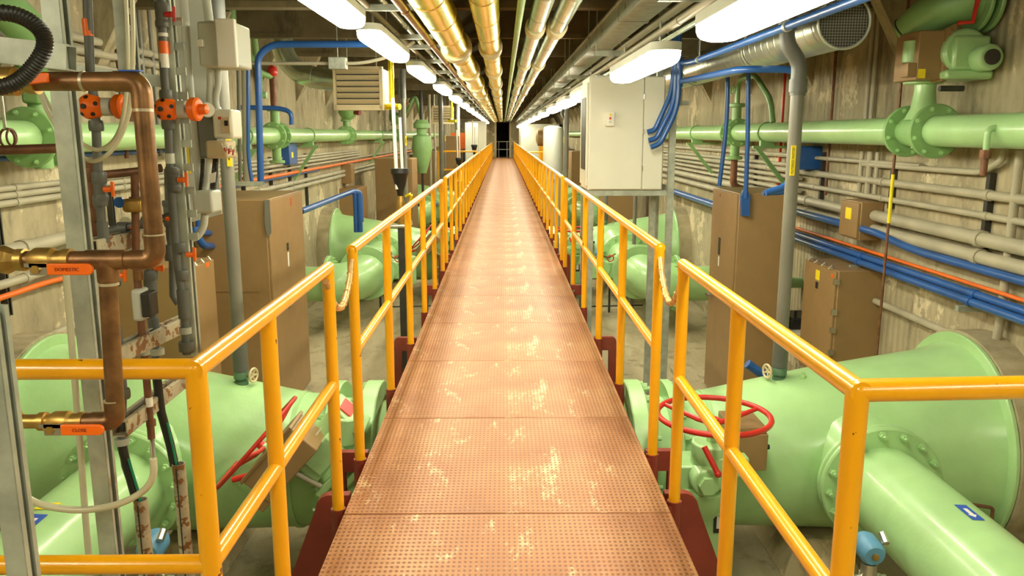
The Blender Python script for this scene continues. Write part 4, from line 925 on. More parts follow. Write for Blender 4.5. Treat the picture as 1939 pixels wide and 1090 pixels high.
wrun(0, 0, 0, .05, 'blue', 'dark blue pipe on the right wall just left of the tall cabinet', X=XC, name='blue_pipe', cat='pipe', pts=[(3.05, 8.9, 1.86), (3.05, 18, 1.86)])
for i, dz in enumerate((.0, .14, .27, .38)):
    wrun(0, 0, 0, .024, 'conduit', ['lowest', 'second', 'third', 'highest'][i]+' of four conduits on the right wall behind the green bracket', X=XC, grp='four right wall conduits', pts=[(XC, 8.7, 2.25+dz), (XC, 26, 2.25+dz)])
# copper hanger and pipe with clevis at far left
# --- overhead bits on the left: heater, duct, yellow drop, blue pipe, junction box
t = thing('unit_heater', 'beige louvred unit heater hanging on the left above the green wall pipe', 'heater', P(682, 207, Y=9.3))
a_, c_ = P(636, 207, Y=9.3), P(723, 128, Y=9.3)
yh = 9.3
MB().b2((a_.x, yh+.02, a_.z), (c_.x, yh+.5, c_.z)).build('housing', 'beige', t, bevel=.01)
b = MB(); w_ = .03
b.b2((a_.x-.01, yh-.05, a_.z-.01), (a_.x+.02, yh+.03, c_.z+.01)).b2((c_.x-.03, yh-.05, a_.z-.01), (c_.x+.01, yh+.03, c_.z+.01)).b2((a_.x, yh-.05, c_.z-.02), (c_.x, yh+.03, c_.z+.01)).b2((a_.x, yh-.05, a_.z-.01), (c_.x, yh+.03, a_.z+.05)); b.build('frame', 'beige', t)
MB().b2((a_.x+.02, yh+.004, a_.z+.03), (c_.x-.03, yh+.018, c_.z-.02)).build('opening', 'dark', t)
n = 6
for i in range(n):
    z = a_.z+.085+(c_.z-a_.z-.13)*i/(n-1)
    MB().box(((a_.x+c_.x)/2, yh-.03, z), (c_.x-a_.x-.05, .065, .008), Matrix.Rotation(-.75, 3, 'X')).build('louvre', 'beige', t)
MB().cyl((a_.x+.1, yh+.25, c_.z), (a_.x+.1, yh+.25, CEIL), .006, seg=6).cyl((c_.x-.1, yh+.25, c_.z), (c_.x-.1, yh+.25, CEIL), .006, seg=6).build('hanger_rods', 'galv', t)
hx = t
dup(hx, (0.02, 12.5, 0), 'second beige unit heater hanging farther down on the left')
t = thing('vent_duct', 'bright silver curved duct joining the louvred heater from the left wall', 'duct', (-2.6, 9.6, EYE+.8))
MB().tube([V3(P(535, 80, Y=9.7).x, 9.7, CEIL-.02), P(535, 100, Y=9.7), P(560, 135, Y=9.7), P(595, 148, Y=9.6), P(640, 152, Y=9.6)], .125, 28, .3).build('duct', 'alu', t)
for px in (592, 612): q = P(px, 147 if px < 600 else 150, Y=9.62); MB().torus(q, (1, 0, -.15), .127, .006, 32, 6).build('seam_band', 'galv', t)
t = thing('gas_pipe', 'yellow pipe dropping to an elbow right of the louvred heater', 'pipe', P(742, 200, Y=9.5))
MB().cyl(V3(P(742, 195, Y=9.5).x, 9.5, CEIL-.01), P(742, 195, Y=9.5), .032, seg=16).build('drop', 'jacket', t); MB().ball(P(742, 197, Y=9.5), .042, 14).build('elbow', 'stickw', t)
MB().cyl(P(728, 202, Y=9.5), P(757, 202, Y=9.4), .034, seg=16).build('tail', 'jacket', t)
dup(t, (.07, 10, 0), 'second yellow drop pipe, beside the far heater')
run('blue_conduit', 'blue', [V3(-1.1, 8.3, P(700, 83, Y=8.3).z), P(515, 84, Y=8.3), P(488, 105, Y=8.3), P(494, 350, Y=8.3)], .034, 'blue conduit arching below the ceiling on the left then down', 'conduit', 'blue conduits on the left', .3)
run('blue_conduit', 'blue', pp((450, 203), (530, 205), (552, 212), (552, 236), Y=9.0), .026, 'short blue conduit bending down behind the green tee on the left', 'conduit', 'blue conduits on the left', .15)
run('blue_conduit', 'blue', pp((470, 75), (470, 300), (478, 348), Y=8.2), .02, 'thin blue vertical conduit left of the arching blue one', 'conduit', 'blue conduits on the left', .15)
run('wall_conduit', 'conduit', pp((462, 60), (467, 345), Y=8.4), .035, 'grey vertical conduit right of the near vent pipe on the left', 'conduit')
run('wall_conduit', 'pipegrey', pp((450, 60), (455, 345), Y=8.6), .02, 'thin dark vertical conduit beside the near vent pipe on the left', 'conduit')
run('green_pipe', 'green2', [V3(P(444, 80, Y=8.8).x, 8.8, CEIL-.005)]+pp((444, 80), (492, 125), (490, 180), (505, 180), Y=8.8), .035, 'thin green pipe slanting down from the ceiling on the left', 'pipe', None, .12)
t = thing('wall_box', 'dark blue wall box under the left green pipe near the tee', 'box', P(552, 285, X=-3.1))
q = P(552, 285, X=-3.1); MB().b2((-3.08, q.y-.2, q.z-.2), (XL+.003, q.y+.25, q.z+.15)).build('case', 'blue', t, bevel=.01); MB().b2((-3.079, q.y-.1, q.z-.1), (-3.076, q.y, q.z-.02)).build('yellow_label', 'sticky', t)
t = thing('ceiling_box', 'grey ceiling junction box with conduit left of the lamps', 'box', P(640, 120, Y=8.6))
q = P(640, 120, Y=8.6); MB().box(q, (.18, .12, .12)).build('box', 'galv', t, bevel=.006); MB().cyl(q+V3(0, 0, .05), V3(q.x, q.y, CEIL), .005, seg=6).build('rod', 'galv', t)
MB().tube([q+V3(-.9, 0, .0), q, q+V3(.25, 0, .0), q+V3(.55, 0, .07), q+V3(.8, 0, .22)], .018, 10, .12).build('conduit', 'conduit', t)
# channel shelf behind the big left cabinet
t = strut_mb(P(420, 347, Y=8.0), P(498, 348, Y=8.0)).build('wall_channel', 'galv'); tag(t, 'horizontal channel just above the tall left cabinet', 'strut')
# --- middle distance: pipes, tank, boxes, platform rails
def vp(px, Y, r, mat, label, z0=0., grp=None, z1_=None, pyb=None):
    x = P(px, 300, Y=Y).x; return run('standpipe', mat, [V3(x, Y, z0), V3(x, Y, z1_ or CEIL-.01)], r, label, 'pipe', grp)
vp(762, 16.5, .055, 'pipegrey', 'grey standpipe just past the yellow drop pipe', grp='distant standpipes')
vp(836, 21, .06, 'pipegrey', 'dark standpipe in front of the yellow platform rail', grp='distant standpipes')
vp(815, 23, .04, 'conduit', 'slim standpipe left of the platform rail', grp='distant standpipes')
vp(824, 23, .03, 'conduit', 'slimmer standpipe left of the platform rail', grp='distant standpipes')
vp(868, 26, .06, 'ltgrey', 'pale standpipe in front of the orange panel', grp='distant standpipes')
vp(1072, 18, .05, 'pipegrey', 'dark standpipe right of the pale tank', grp='distant standpipes')
vp(1205, 13, .03, 'pipegrey', 'standpipe under the white cabinet', z1_=2.2, grp='distant standpipes')
t = thing('water_tank', 'pale grey-green cylindrical tank beyond the right guard rail', 'tank', (1.35, 20.5, 0))
xt = P(1047, 300, Y=20.5).x
MB().lathe((xt, 20.5, .1), (0, 0, 1), [(0, .2), (.05, .25), (.1, .25), (2.85, .25), (2.93, .23), (2.97, .1)], 32).build('shell', 'ltgrey', t)
MB().cyl((xt, 20.5, 0), (xt, 20.5, .12), .2, seg=20).build('base', 'dark', t); MB().b2((xt-.08, 20.24, 1.65), (xt+.02, 20.252, 1.75)).build('red_label', 'red', t)
t = thing('expansion_vessel', 'tan horizontal drum behind the pale tank', 'tank', (1.4, 27, 2.4))
MB().lathe((1.1, 27, 2.75), (1, 0, 0), [(0, .1), (.06, .28), (.9, .28), (.97, .1)], 24).build('drum', 'tan', t); MB().b2((1.2, 26.8, 0), (1.9, 27.2, 2.48)).build('stand', 'yellow', t)
def platform(x0, x1, Y, z, label):
    t = thing('platform_rail', label, 'guard rail', (x0, Y, z))
    for zz, nm in ((1.07, 'top_rail'), (.53, 'mid_rail')): MB().cyl((x0, Y, z+zz), (x1, Y, z+zz), .028, seg=10).build(nm, 'yellow', t)
    for i in range(3): x_ = x0+(x1-x0)*i/2; MB().cyl((x_, Y, 0), (x_, Y, z+1.07), .028, seg=10).build('post', 'yellow', t)
    return t
platform(P(831, 300, Y=24).x, RL-.05, 24, DECK+.05, 'yellow platform railing branching left from the far walkway')
platform(.82, 1.5, 25.2, DECK, 'yellow cross railing branching right from the far walkway')
t = thing('panel_box', 'orange panel standing behind the left platform railing', 'panel', (-1.6, 29, 0)); xa, xb = P(854, 280, Y=28).x, P(884, 280, Y=28).x
MB().b2((xa, 28, EYE-.5), (xb, 28.2, EYE+.05)).build('face', 'orangep', t, bevel=.01); MB().b2((xa+.05, 28.02, 0), (xa+.15, 28.15, EYE-.5)).b2((xb-.15, 28.02, 0), (xb-.05, 28.15, EYE-.5)).build('stand', 'dark', t)
t, xf, lo, hi = cabinet('control_cabinet', (-.84, 26.5, 0), (-1.23, 27.1, EYE+.37), 'pale grey cabinet standing past the yellow platform on the left', -1, mat='ltgrey')
cabinet('electrical_cabinet', (P(868, 300, Y=25).x, 25.0, .05), (P(842, 300, Y=25).x, 25.5, EYE-.05), 'tan cabinet enclosed by the yellow platform railing', -1)
cabinet('control_cabinet', (-.95, 44, 1.6), (-1.9, 46, EYE+.7), 'white wall unit near the doorway on the left', -1, mat='white')
cabinet('control_cabinet', (1.0, 44.6, 0), (3.1, 49.2, EYE+.55), 'long white enclosure near the doorway on the right', 1, mat='white')
def gauge_post(px, py, Y, label, s=1.0, drop=None):
    """black actuated valve with pale rods on a dark post"""
    q = P(px, py, Y=Y); t = thing('air_valve', label, 'valve', (q.x, Y, 0), 'black topped air valves')
    MB().lathe((q.x, Y, q.z+.02), (0, 0, -1), [(0, .095), (.05, .10), (.07, .085), (.16, .065), (.24, .04), (.3, .03)], 20).build('actuator', 'black', t)
    MB().lathe((q.x+.0, Y, q.z-.26), (0, 0, -1), [(0, .03), (.05, .035), (.1, .05), (.2, .05), (.25, .03), (.4, .03)], 14).build('valve_body', 'brass', t)
    MB().cyl((q.x-.03, Y-.03, q.z-.2), (q.x-.05, Y-.03, q.z+.75), .02, seg=10).build('rod', 'stickw', t); MB().cyl((q.x+.03, Y-.03, q.z+.0), (q.x+.02, Y-.03, q.z+.55), .016, seg=10).build('rod', 'stickw', t)
    MB().tube([(q.x+.09, Y, q.z-.45), (q.x+.12, Y, q.z-.25), (q.x+.05, Y, q.z-.28)], .02, 10, .05).build('yellow_bend', 'jacket', t)
    MB().b2((q.x-.035, Y-.03, 0), (q.x+.035, Y+.03, q.z-.62)).build('post', 'dark', t)
    MB().cyl((q.x-.12, Y-.02, q.z-.6), (q.x+.1, Y-.02, q.z-.6), .025, seg=10).build('cross_fitting', 'steel', t)
    return t
gauge_post(757, 322, 7.4+1.2, 'black topped air valve with white rods on a dark post, nearest one')
gauge_post(869, 300, 21.5, 'black topped air valve in front of the platform railing')
gauge_post(898, 275, 24.8, 'black topped air valve in front of the pale grey cabinet')
# the dark space beyond the doorway
t = thing('door_rail', 'thin grey railing inside the dark far doorway', 'guard rail', (0, YF+2, DECK))
for zz in (.55, 1.1): MB().cyl((-.6, YF+1, DECK+zz), (1.0, YF+1, DECK+zz), .03, seg=8).build('rail', 'stickw', t)
for xx in (-.3, .3): MB().cyl((xx, YF+1, DECK), (xx, YF+1, DECK+1.1), .03, seg=8).build('post', 'stickw', t)
struct(MB().b2((-2.9, YF+.3, DECK-.1), (2.9, YF+7.9, DECK)).build('floor_beyond', 'floor'))
# small instruments near the far valves and floor frame stands
def stand(x, Y, label):
    t = thing('instrument_stand', label, 'stand', (x, Y, 0), 'floor instrument stands')
    MB().cyl((x, Y, 0), (x, Y, .62), .018, seg=8).cyl((x+.35, Y+.1, 0), (x+.35, Y+.1, .5), .018, seg=8).cyl((x, Y, .12), (x+.9, Y+.1, .12), .012, seg=8).build('legs', 'dark', t)
    MB().cyl((x, Y-.06, .02), (x, Y+.06, .02), .03, seg=8).build('foot', 'rustpipe', t)
    g = MB(); g.b2((x-.1, Y-.1, .6), (x+.45, Y+.18, .85)).cyl((x+.2, Y-.12, .75), (x+.2, Y+.2, .75), .13, seg=18).cyl((x+.5, Y, .5), (x+.5, Y, .95), .09, seg=14); g.build('gear_case', 'green', t, bevel=.01)
    MB().ball((x+.15, Y-.05, 1.0), .07, 12).build('transmitter', 'bluebox', t)
    MB().tube([(x, Y-.1, .9), (x+.15, Y-.12, .98), (x+.3, Y-.08, .93), (x+.4, Y-.12, 1.0)], .013, 8).build('copper_tubing', 'copper', t)
    MB().torus((x+.32, Y-.15, .93), (0, 1, .2), .05, .009, 16, 6).build('small_wheel', 'red', t)
    return t
stand(1.38, 12.6, 'green gear case with blue transmitter on thin legs, right of the walkway')
stand(-1.98, 12.6, 'green gear case with blue transmitter on thin legs, left of the walkway')
stand(1.38, 21.8, 'distant green gear case on thin legs, right of the walkway'); stand(-1.98, 21.8, 'distant green gear case on thin legs, left of the walkway')
# near blue transmitters with brass fittings below the frame edge
for px, py, Y, lab in ((1645, 1040, 3.75, 'pale blue transmitter under the right branch pipe, behind the corner post'), (290, 1035, 3.7, 'pale blue transmitter low on the left between the cable sleeves')):
    q = P(px, py, Y=Y); t = thing('transmitter', lab, 'instrument', (q.x, q.y, q.z))
    MB().lathe(q+V3(0, -.07, .0), (0, 1, .1), [(0, .05), (.02, .065), (.12, .065), (.15, .05)], 24).build('head', 'bluebox', t)
    MB().cyl(q+V3(0, -.02, -.06), q+V3(0, -.02, -.14), .04, seg=16).build('neck', 'steel', t)
    MB().lathe(q+V3(0, -.085, 0), (0, 1, 0), [(0, .018), (.02, .018)], 6).build('plug', 'brass', t)
    MB().tube([q+V3(-.08, 0, -.16), q+V3(.1, 0, -.16)], .02, 8).cyl(q+V3(-.02, 0, -.14), q+V3(-.02, 0, -.22), .018, seg=8).cyl(q+V3(.06, 0, -.14), q+V3(.06, 0, -.24), .018, seg=8).cyl(q+V3(.06, -.05, .06), q+V3(.06, -.0, .09), .02, seg=8).build('manifold', 'steel', t)
    MB().cyl(q+V3(0, .03, -.14), V3(q.x, q.y+.03, 0), .025, seg=10).build('pipe_stand', 'galv', t)
# ---------------------------------------------------------------- left foreground rack: channels, copper, plastic columns, panel
def PL(Y, *a): return [P(x, y, Y=Y) for x, y in a]
def pstrut(Y, a, b_, label, w_=.041, h=.041, mat='galv', name='strut_post', grp='foreground channels', vert=True):
    A, B_ = P(*a, Y=Y), P(*b_, Y=Y)
    if vert:
        x = (A.x+B_.x)/2; A = V3(x, Y, A.z); B_ = V3(x, Y, B_.z)
    t = strut_mb(A, B_, w_, h).build(name, mat); return tag(t, label, 'strut', grp)
# vertical channels stand on the floor (or the landing) and reach the ceiling
def vchan(px, py, Y, label, w_=.041, h=.041, z0=0., z1=None, mat='galv'):
    x = P(px, py, Y=Y).x
    t = thing('strut_post', label, 'strut', (x, Y, z0), 'foreground channels')
    strut_mb((x, Y, z0), (x, Y, z1 or BEAM-.01), w_, h).build('channel', mat, t); return t, x
t, xA = vchan(160, 545, 2.15, 'galvanised channel post left of the copper pipe, full height', .045, .045)
t2, xB = vchan(22, 900, 1.36, 'galvanised channel post at the lower left corner, ending at the copper joint', .038, .035, 0, P(5, 580, Y=1.36).z)
t3, xC = vchan(243, 100, 2.35, 'slotted galvanised channel behind the top of the copper pipe', .041, .041, P(243, 230, Y=2.35).z)
b = MB()
for i in range(14):
    z = P(258, 8, Y=2.32).z+.05-i*.045; b.box((xC+.024, 2.33, z), (.004, .014, .028))
o = b.build('slots', 'ink', t3); o['kind'] = 'stuff'
t4, xD = vchan(335, 300, 2.45, 'tall galvanised channel carrying the right plastic column', .041, .041, P(350, 670, Y=2.45).z)
for i in range(10):
    z = P(330, 40, Y=2.43).z-i*.07; MB().box((xD+.036, 2.44, z), (.03, .006, .022)).build('slotted_plate', 'galv', t4)
# horizontal frames
pstrut(2.12, (0, 95), (135, 110), 'upper horizontal channel meeting the left channel post', .05, .06, vert=False, name='strut_beam')
pstrut(2.5, (120, 130), (330, 158), 'thin horizontal channel behind the copper elbow', .03, .03, vert=False, name='strut_beam')
for a, b_, lab, m_ in (((170, 470), (350, 428), 'upper slanting channel behind the plastic columns', 'rustgalv'), ((215, 672), (350, 610), 'rusty slanting channel above the yellow rail', 'rustgalv'), ((225, 812), (352, 712), 'rusty slanting channel below the yellow rail', 'rustgalv')):
    A = P(*a, Y=2.25); B_ = P(*b_, Y=2.75); B_.z = A.z; d_ = P(*b_, Z=A.z) if A.z < EYE-.2 else B_
    t = strut_mb(A, d_ if d_.y < 4 else B_, .045, .045).build('strut_beam', m_); tag(t, lab, 'strut', 'foreground channels')
# corrugated black flexible conduit
t = thing('flexible_conduit', 'ribbed black flexible conduit looping into the top left corner', 'conduit', P(60, 60, Y=1.25))
ctrl = PL(1.25, (-40, 22), (30, 28), (75, 55), (84, 90), (60, 130), (25, 158), (-30, 172)); pts = []
def catmull(c, n=10):
    out = []
    for i in range(len(c)-1):
        p0, p1, p2, p3 = c[max(i-1, 0)], c[i], c[i+1], c[min(i+2, len(c)-1)]
        for k in range(n):
            t_ = k/n; out.append(.5*((2*p1)+(p2-p0)*t_+(2*p0-5*p1+4*p2-p3)*t_*t_+(3*p1-p0-3*p2+p3)*t_**3))
    out.append(c[-1]); return out
pts = catmull(ctrl, 16)
MB().tube(pts, [.0125 if i % 2 else .0108 for i in range(len(pts))], 16).build('hose', 'black', t)
def ball_valve(parent, c, d, r, handle, hmat='orange', hl=.095, hoff=V3(0, -.03, -.012), body='brass'):
    """threaded ball valve with a lever lying along the pipe"""
    c = Vector(c); d = Vector(d).normalized()
    MB().lathe(c-d*r*3.2, d, [(0, r*1.35), (r*.9, r*1.35), (r*1.0, r*1.05), (r*1.6, r*1.1), (r*2.2, r*1.5), (r*4.2, r*1.5), (r*4.6, r*1.15), (r*5.4, r*1.15), (r*5.5, r*1.35), (r*6.4, r*1.35)], 20).build('valve_body', body, parent)
# main copper run
Yc = 1.62
t = thing('copper_pipe', 'large brown copper pipe looping across the left foreground', 'pipe', P(285, 320, Y=Yc))
r = .0185
A = PL(Yc, (-60, 158), (266, 150), (291, 480)); A[1].z = A[0].z = (A[0].z+A[1].z)/2; A[2].x = A[1].x
L2 = P(-40, 492, Y=Yc); 
MB().tube([V3(A[0].x, Yc, A[1].z), A[1], V3(A[1].x, Yc, L2.z), V3(P(120, 492, Y=Yc).x, Yc, L2.z)], r, 20, .035).build('main_pipe', 'copper', t)
xT = P(202, 492, Y=Yc).x; z3_ = P(215, 797, Y=Yc).z
xB_ = P(220, 797, Y=Yc).x
MB().tube([V3(xT, Yc, L2.z), V3(xB_, Yc, z3_), V3(P(150, 797, Y=Yc).x, Yc, z3_)], r*.98, 20, .035).build('drop_pipe', 'copper', t)
def band(p, d, rr, mat='solder', l=.006, nm='solder_joint', k=1.06): MB().cyl(Vector(p)-Vector(d)*l/2, Vector(p)+Vector(d)*l/2, rr*k, seg=20).build(nm, mat, t)
for px in (160, 232): band((P(px, 160, Y=Yc).x, Yc, A[1].z), (1, 0, 0), r)
band((A[1].x, Yc, A[1].z-.055), (0, 0, 1), r); band((A[1].x, Yc, L2.z+.05), (0, 0, 1), r)
for px in (228, 255, 130): band((P(px, 492, Y=Yc).x, Yc, L2.z), (1, 0, 0), r)
band((xT, Yc, L2.z-.05), (0, 0, 1), r); band((xB_-.001, Yc, z3_+.045), (0, 0, 1), r)
MB().cyl((xT, Yc, L2.z-.045), (xT, Yc, L2.z+.0), r*1.15, seg=20).cyl((xT-.04, Yc, L2.z), (xT+.04, Yc, L2.z), r*1.12, seg=20).build('tee', 'copper', t)
MB().tube([V3(A[1].x-.05, Yc, A[1].z), V3(A[1].x, Yc, A[1].z), V3(A[1].x, Yc, A[1].z-.052)], r*1.1, 20, .035).build('elbow', 'copper', t)
MB().tube([V3(A[1].x-.05, Yc, L2.z), V3(A[1].x, Yc, L2.z), V3(A[1].x, Yc, L2.z+.05)], r*1.1, 20, .035).build('elbow', 'copper', t)
MB().tube([V3(xB_-.05, Yc, z3_), V3(xB_, Yc, z3_), V3(xB_-.001, Yc, z3_+.045)], r*1.1, 20, .035).build('elbow', 'copper', t)
def lever(px0, px1, py, zrow, lab, plate='steel'):
    """red sleeve lever of a ball valve, with its steel tang and nut"""
    a, b_ = P(px0, py, Y=Yc-.04), P(px1, py, Y=Yc-.04)
    w = .0115; n = 8; poly = [V3(a.x, a.y, a.z-w), V3(a.x, a.y, a.z+w)]
    poly += [V3(b_.x-w+w*math.sin(PI*i/n), a.y, a.z+w*math.cos(PI*i/n)) for i in range(n+1)]
    h = MB().prism(poly, (0, -.008, 0)).build('lever_handle', 'orange', t, bevel=.002)
    MB().b2((a.x-.045, a.y-.002, a.z+.004), (a.x+.005, a.y-.006, a.z+.012)).b2((a.x-.035, a.y-.001, a.z-.012), (a.x-.0, a.y-.006, a.z+.012)).build('lever_tang', plate, t)
    MB().cyl((a.x-.022, a.y-.01, a.z), (a.x-.022, a.y+.02, a.z), .009, seg=6).build('nut', 'brass', t)
    text(lab, .010, ((a.x+b_.x)/2-.005, a.y-.0086, a.z), (PI/2, 0, 0), 'redox', h, 'handle_text')
ball_valve(t, (P(85, 487, Y=Yc).x, Yc, L2.z), (1, 0, 0), r*.92, None)
lever(92, 179, 509, 0, 'DOMESTIC')
MB().lathe((P(0, 490, Y=Yc).x, Yc, L2.z), (1, 0, 0), [(0, .028), (.012, .03), (.022, .026), (.03, .022), (.05, .020)], 8).build('union', 'brass', t)
MB().cyl((P(-60, 490, Y=Yc).x, Yc, L2.z), (P(70, 490, Y=Yc).x, Yc, L2.z), r, seg=20).build('stub', 'copper', t)
ball_valve(t, (P(118, 797, Y=Yc).x, Yc, z3_), (1, 0, 0), r*.8, None)
lever(118, 199, 812, 0, 'CLOSE')
MB().lathe((P(10, 797, Y=Yc).x, Yc, z3_), (1, 0, 0), [(0, .026), (.028, .026), (.034, .018)], 6).cyl((P(30, 797, Y=Yc).x, Yc, z3_), (P(160, 797, Y=Yc).x, Yc, z3_), r*.82, seg=16).build('union', 'brass', t)
MB().cyl((P(-60, 797, Y=Yc).x, Yc, z3_), (P(14, 797, Y=Yc).x, Yc, z3_), .02, seg=16).build('black_hose_end', 'black', t)
q = P(60, 150, Y=Yc-.03); poly = PL(Yc-.03, (30, 146), (55, 138), (93, 138), (95, 156), (60, 160), (32, 158)); MB().prism(poly, (0, -.008, 0)).build('lever_handle', 'orange', t, bevel=.002)
ball_valve(t, (P(15, 168, Y=Yc).x, Yc, A[1].z), (1, 0, 0), r*1.0, None)
q = P(248, 135, Y=Yc); MB().b2((q.x-.02, Yc-.01, A[1].z+r), (q.x+.02, Yc+.01, A[1].z+r+.003)).build('blue_tape', 'stickb', t)
# second, smaller rusty copper pipe with clevis hanger at the far left, along the green main
t = thing('copper_pipe', 'smaller rusty copper pipe hanging in a clevis below the left green pipe', 'pipe', P(60, 284, Y=3.0))
MB().cyl(P(-60, 286, Y=3.0), P(135, 280, Y=3.0), .018, seg=14).build('tube', 'rustpipe', t)
q = P(22, 260, Y=3.0); MB().torus(q+V3(0, 0, 0), (1, 0, 0), .03, .004, 20, 6).torus(P(14, 262, Y=3.0), (.3, 1, 0), .035, .005, 24, 6).build('clevis_hanger', 'rustpipe', t); MB().cyl(q+V3(-.02, 0, .03), V3(q.x-.02, 3.0, CEIL), .006, seg=6).build('rod', 'steel', t)
# plastic columns with orange diaphragm valves
def union(mb, p, rr, l=.03): mb.lathe(Vector(p)-V3(0, 0, l/2), (0, 0, 1), [(0, rr*1.45), (l*.25, rr*1.6), (l*.75, rr*1.6), (l, rr*1.45)], 16)
def orange_valve(parent, c, rr=.036):
    c = Vector(c)
    MB().ball(c, rr, 24).build('valve_ball', 'orange', parent)
    b = MB(); b.cyl(c+V3(-.006, -rr*1.12, .0), c+V3(0, -rr*.8, 0), rr*.2, seg=8)
    b.build('ball_stem', 'dark', parent)
    for i in range(5):
        a = PI/2+2*PI*i/5; d = V3(math.cos(a)*.62, -.62, math.sin(a)*.62).normalized(); MB().cyl(c+d*rr*.94, c+d*rr*1.03, rr*.17, seg=10).build('ball_bolt', 'black', parent)
    MB().cyl(c+V3(rr*.7, 0.01, 0), c+V3(rr*1.5, .01, 0), rr*.7, seg=16).build('valve_collar', 'ltgrey', parent)
    k = c+V3(rr*1.95, -.0, 0)
    MB().lathe(k, (1, -.12, 0), [(0, rr*.85), (.004, rr*.95), (.022, rr*.95), (.027, rr*.8), (.028, rr*.45), (.050, rr*.4), (.052, rr*.3)], 20).build('orange_cap', 'orange', parent)
    MB().cyl(c+V3(rr*1.4, 0, 0), k, rr*.22, seg=10).build('spindle', 'steel', parent)
def tee_handle(parent, q, d=(1, 0, 0), s=1.0, mat='orange', up=(0, 0, 1)):
    q = Vector(q); d = Vector(d).normalized(); u = Vector(up); o = d*.022*s
    MB().cyl(q, q+o, .008*s, seg=8).prism([q+o-u*.022*s+V3(0, .004, 0), q+o+u*.024*s+V3(0, .004, 0), q+o+u*.02*s+d*.010*s+V3(0, .004, 0), q+o-u*.018*s+d*.008*s+V3(0, .004, 0)], V3(0, -.008, 0)).build('turn_handle', mat, parent, bevel=.002)
def column(pts_px, Y, r, label, specs, mat='pvc', grp='plastic pipe columns'):
    pts = [P(x, y, Y=Y) for x, y in pts_px]; x0 = sum(p.x for p in pts)/len(pts)
    t = thing('pipe_column', label, 'pipe', pts[-1], grp)
    MB().tube(pts, r, 14).build('tube', mat, t)
    for s in specs:
        q = P(s[1], s[2], Y=Y)
        if s[0] == 'u': b = MB(); union(b, q, r, s[3] if len(s) > 3 else .03); b.build('union', mat, t)
        if s[0] == 'v': orange_valve(t, q)
        if s[0] == 'b': b = MB(); union(b, q+V3(0, 0, .025), r, .02); union(b, q-V3(0, 0, .025), r, .02); b.cyl(q-V3(0, 0, .03), q+V3(0, 0, .03), r*1.4, seg=14); b.build('ball_valve', mat, t); tee_handle(t, q+V3(r*1.1, -.01, 0), mat=s[3] if len(s) > 3 else 'orange')
        if s[0] == 'c': MB().cyl(q-V3(0, 0, s[3]/2), q+V3(0, 0, s[3]/2), r*s[4], seg=14).build('sleeve', s[5], t)
    return t
c1 = column([(165, -8), (171, 140), (180, 200), (186, 330), (196, 470)], 2.3, .0125, 'left plastic pipe column with an orange ball valve and orange cap', [('c', 166, 52, .045, 1.08, 'orange'), ('u', 182, 238), ('b', 190, 358), ('u', 188, 335), ('u', 190, 380), ('c', 195, 440, .06, 1.25, 'pvc'), ('v', 173, 202), ('c', 172, 150, .03, 1.7, 'rustpipe')])
c2 = column([(306, -8), (308, 60), (312, 150), (317, 207), (324, 350), (336, 500), (350, 590), (353, 670)], 2.42, .0125, 'right plastic pipe column with an orange ball valve and orange cap', [('b', 306, 28, 'red'), ('u', 307, 15), ('c', 309, 66, .01, 1.1, 'stickw'), ('c', 310, 90, .035, 1.1, 'orange'), ('c', 311, 115, .04, 1.05, 'stickw'), ('u', 315, 180), ('u', 319, 235), ('c', 322, 300, .03, 1.1, 'ltgrey'), ('v', 316, 207), ('b', 330, 340), ('u', 326, 325), ('u', 341, 468, .03), ('u', 345, 520, .03), ('c', 348, 575, .09, 1.5, 'pvc'), ('c', 351, 625, .02, 1.5, 'galv'), ('c', 353, 655, .03, 1.9, 'pvc')])
tee_handle(c2, P(352, 482, Y=2.4), s=1.0)
c3 = column([(318, 320), (322, 450), (326, 470), (328, 560), (338, 575)], 2.55, .012, 'plastic column with a hooked foot behind the right column', [('u', 322, 420), ('c', 322, 478, .05, 1.5, 'pvc'), ('b', 320, 400)])
c4 = column([(285, 500), (288, 580), (294, 660), (297, 720), (305, 780), (330, 872)], 2.5, .0135, 'black tipped plastic column ending in the right metal sleeve', [('c', 285, 540, .05, 1.5, 'pvc'), ('u', 286, 520), ('c', 292, 625, .08, 1.3, 'pvc'), ('c', 298, 665, .02, 1.6, 'galv')])
MB().tube([P(297, 715, Y=2.49), P(305, 780, Y=2.49), P(322, 840, Y=2.49), P(330, 880, Y=2.49)], .0142, 14).build('black_sleeve', 'black', c4); MB().tube([P(316, 800, Y=2.478), P(327, 845, Y=2.478), P(334, 880, Y=2.478)], .004, 6).build('green_stripe', 'greenwire', c4)
tee_handle(c4, P(292, 508, Y=2.5), (.5, 0, 0), up=(0, 0, .5))
c5 = column([(222, 620), (232, 730), (230, 820), (238, 880), (262, 950)], 2.3, .013, 'black tipped plastic column ending in the left metal sleeve', [('u', 233, 745, .03), ('c', 231, 835, .02, 1.6, 'galv'), ('c', 224, 660, .05, 1.2, 'pvc')])
MB().tube([P(231, 845, Y=2.29), P(240, 880, Y=2.29), P(258, 945, Y=2.29)], .0135, 14).build('black_sleeve', 'black', c5); MB().tube([P(243, 868, Y=2.278), P(262, 930, Y=2.278), P(265, 948, Y=2.278)], .004, 6).build('green_stripe', 'greenwire', c5)
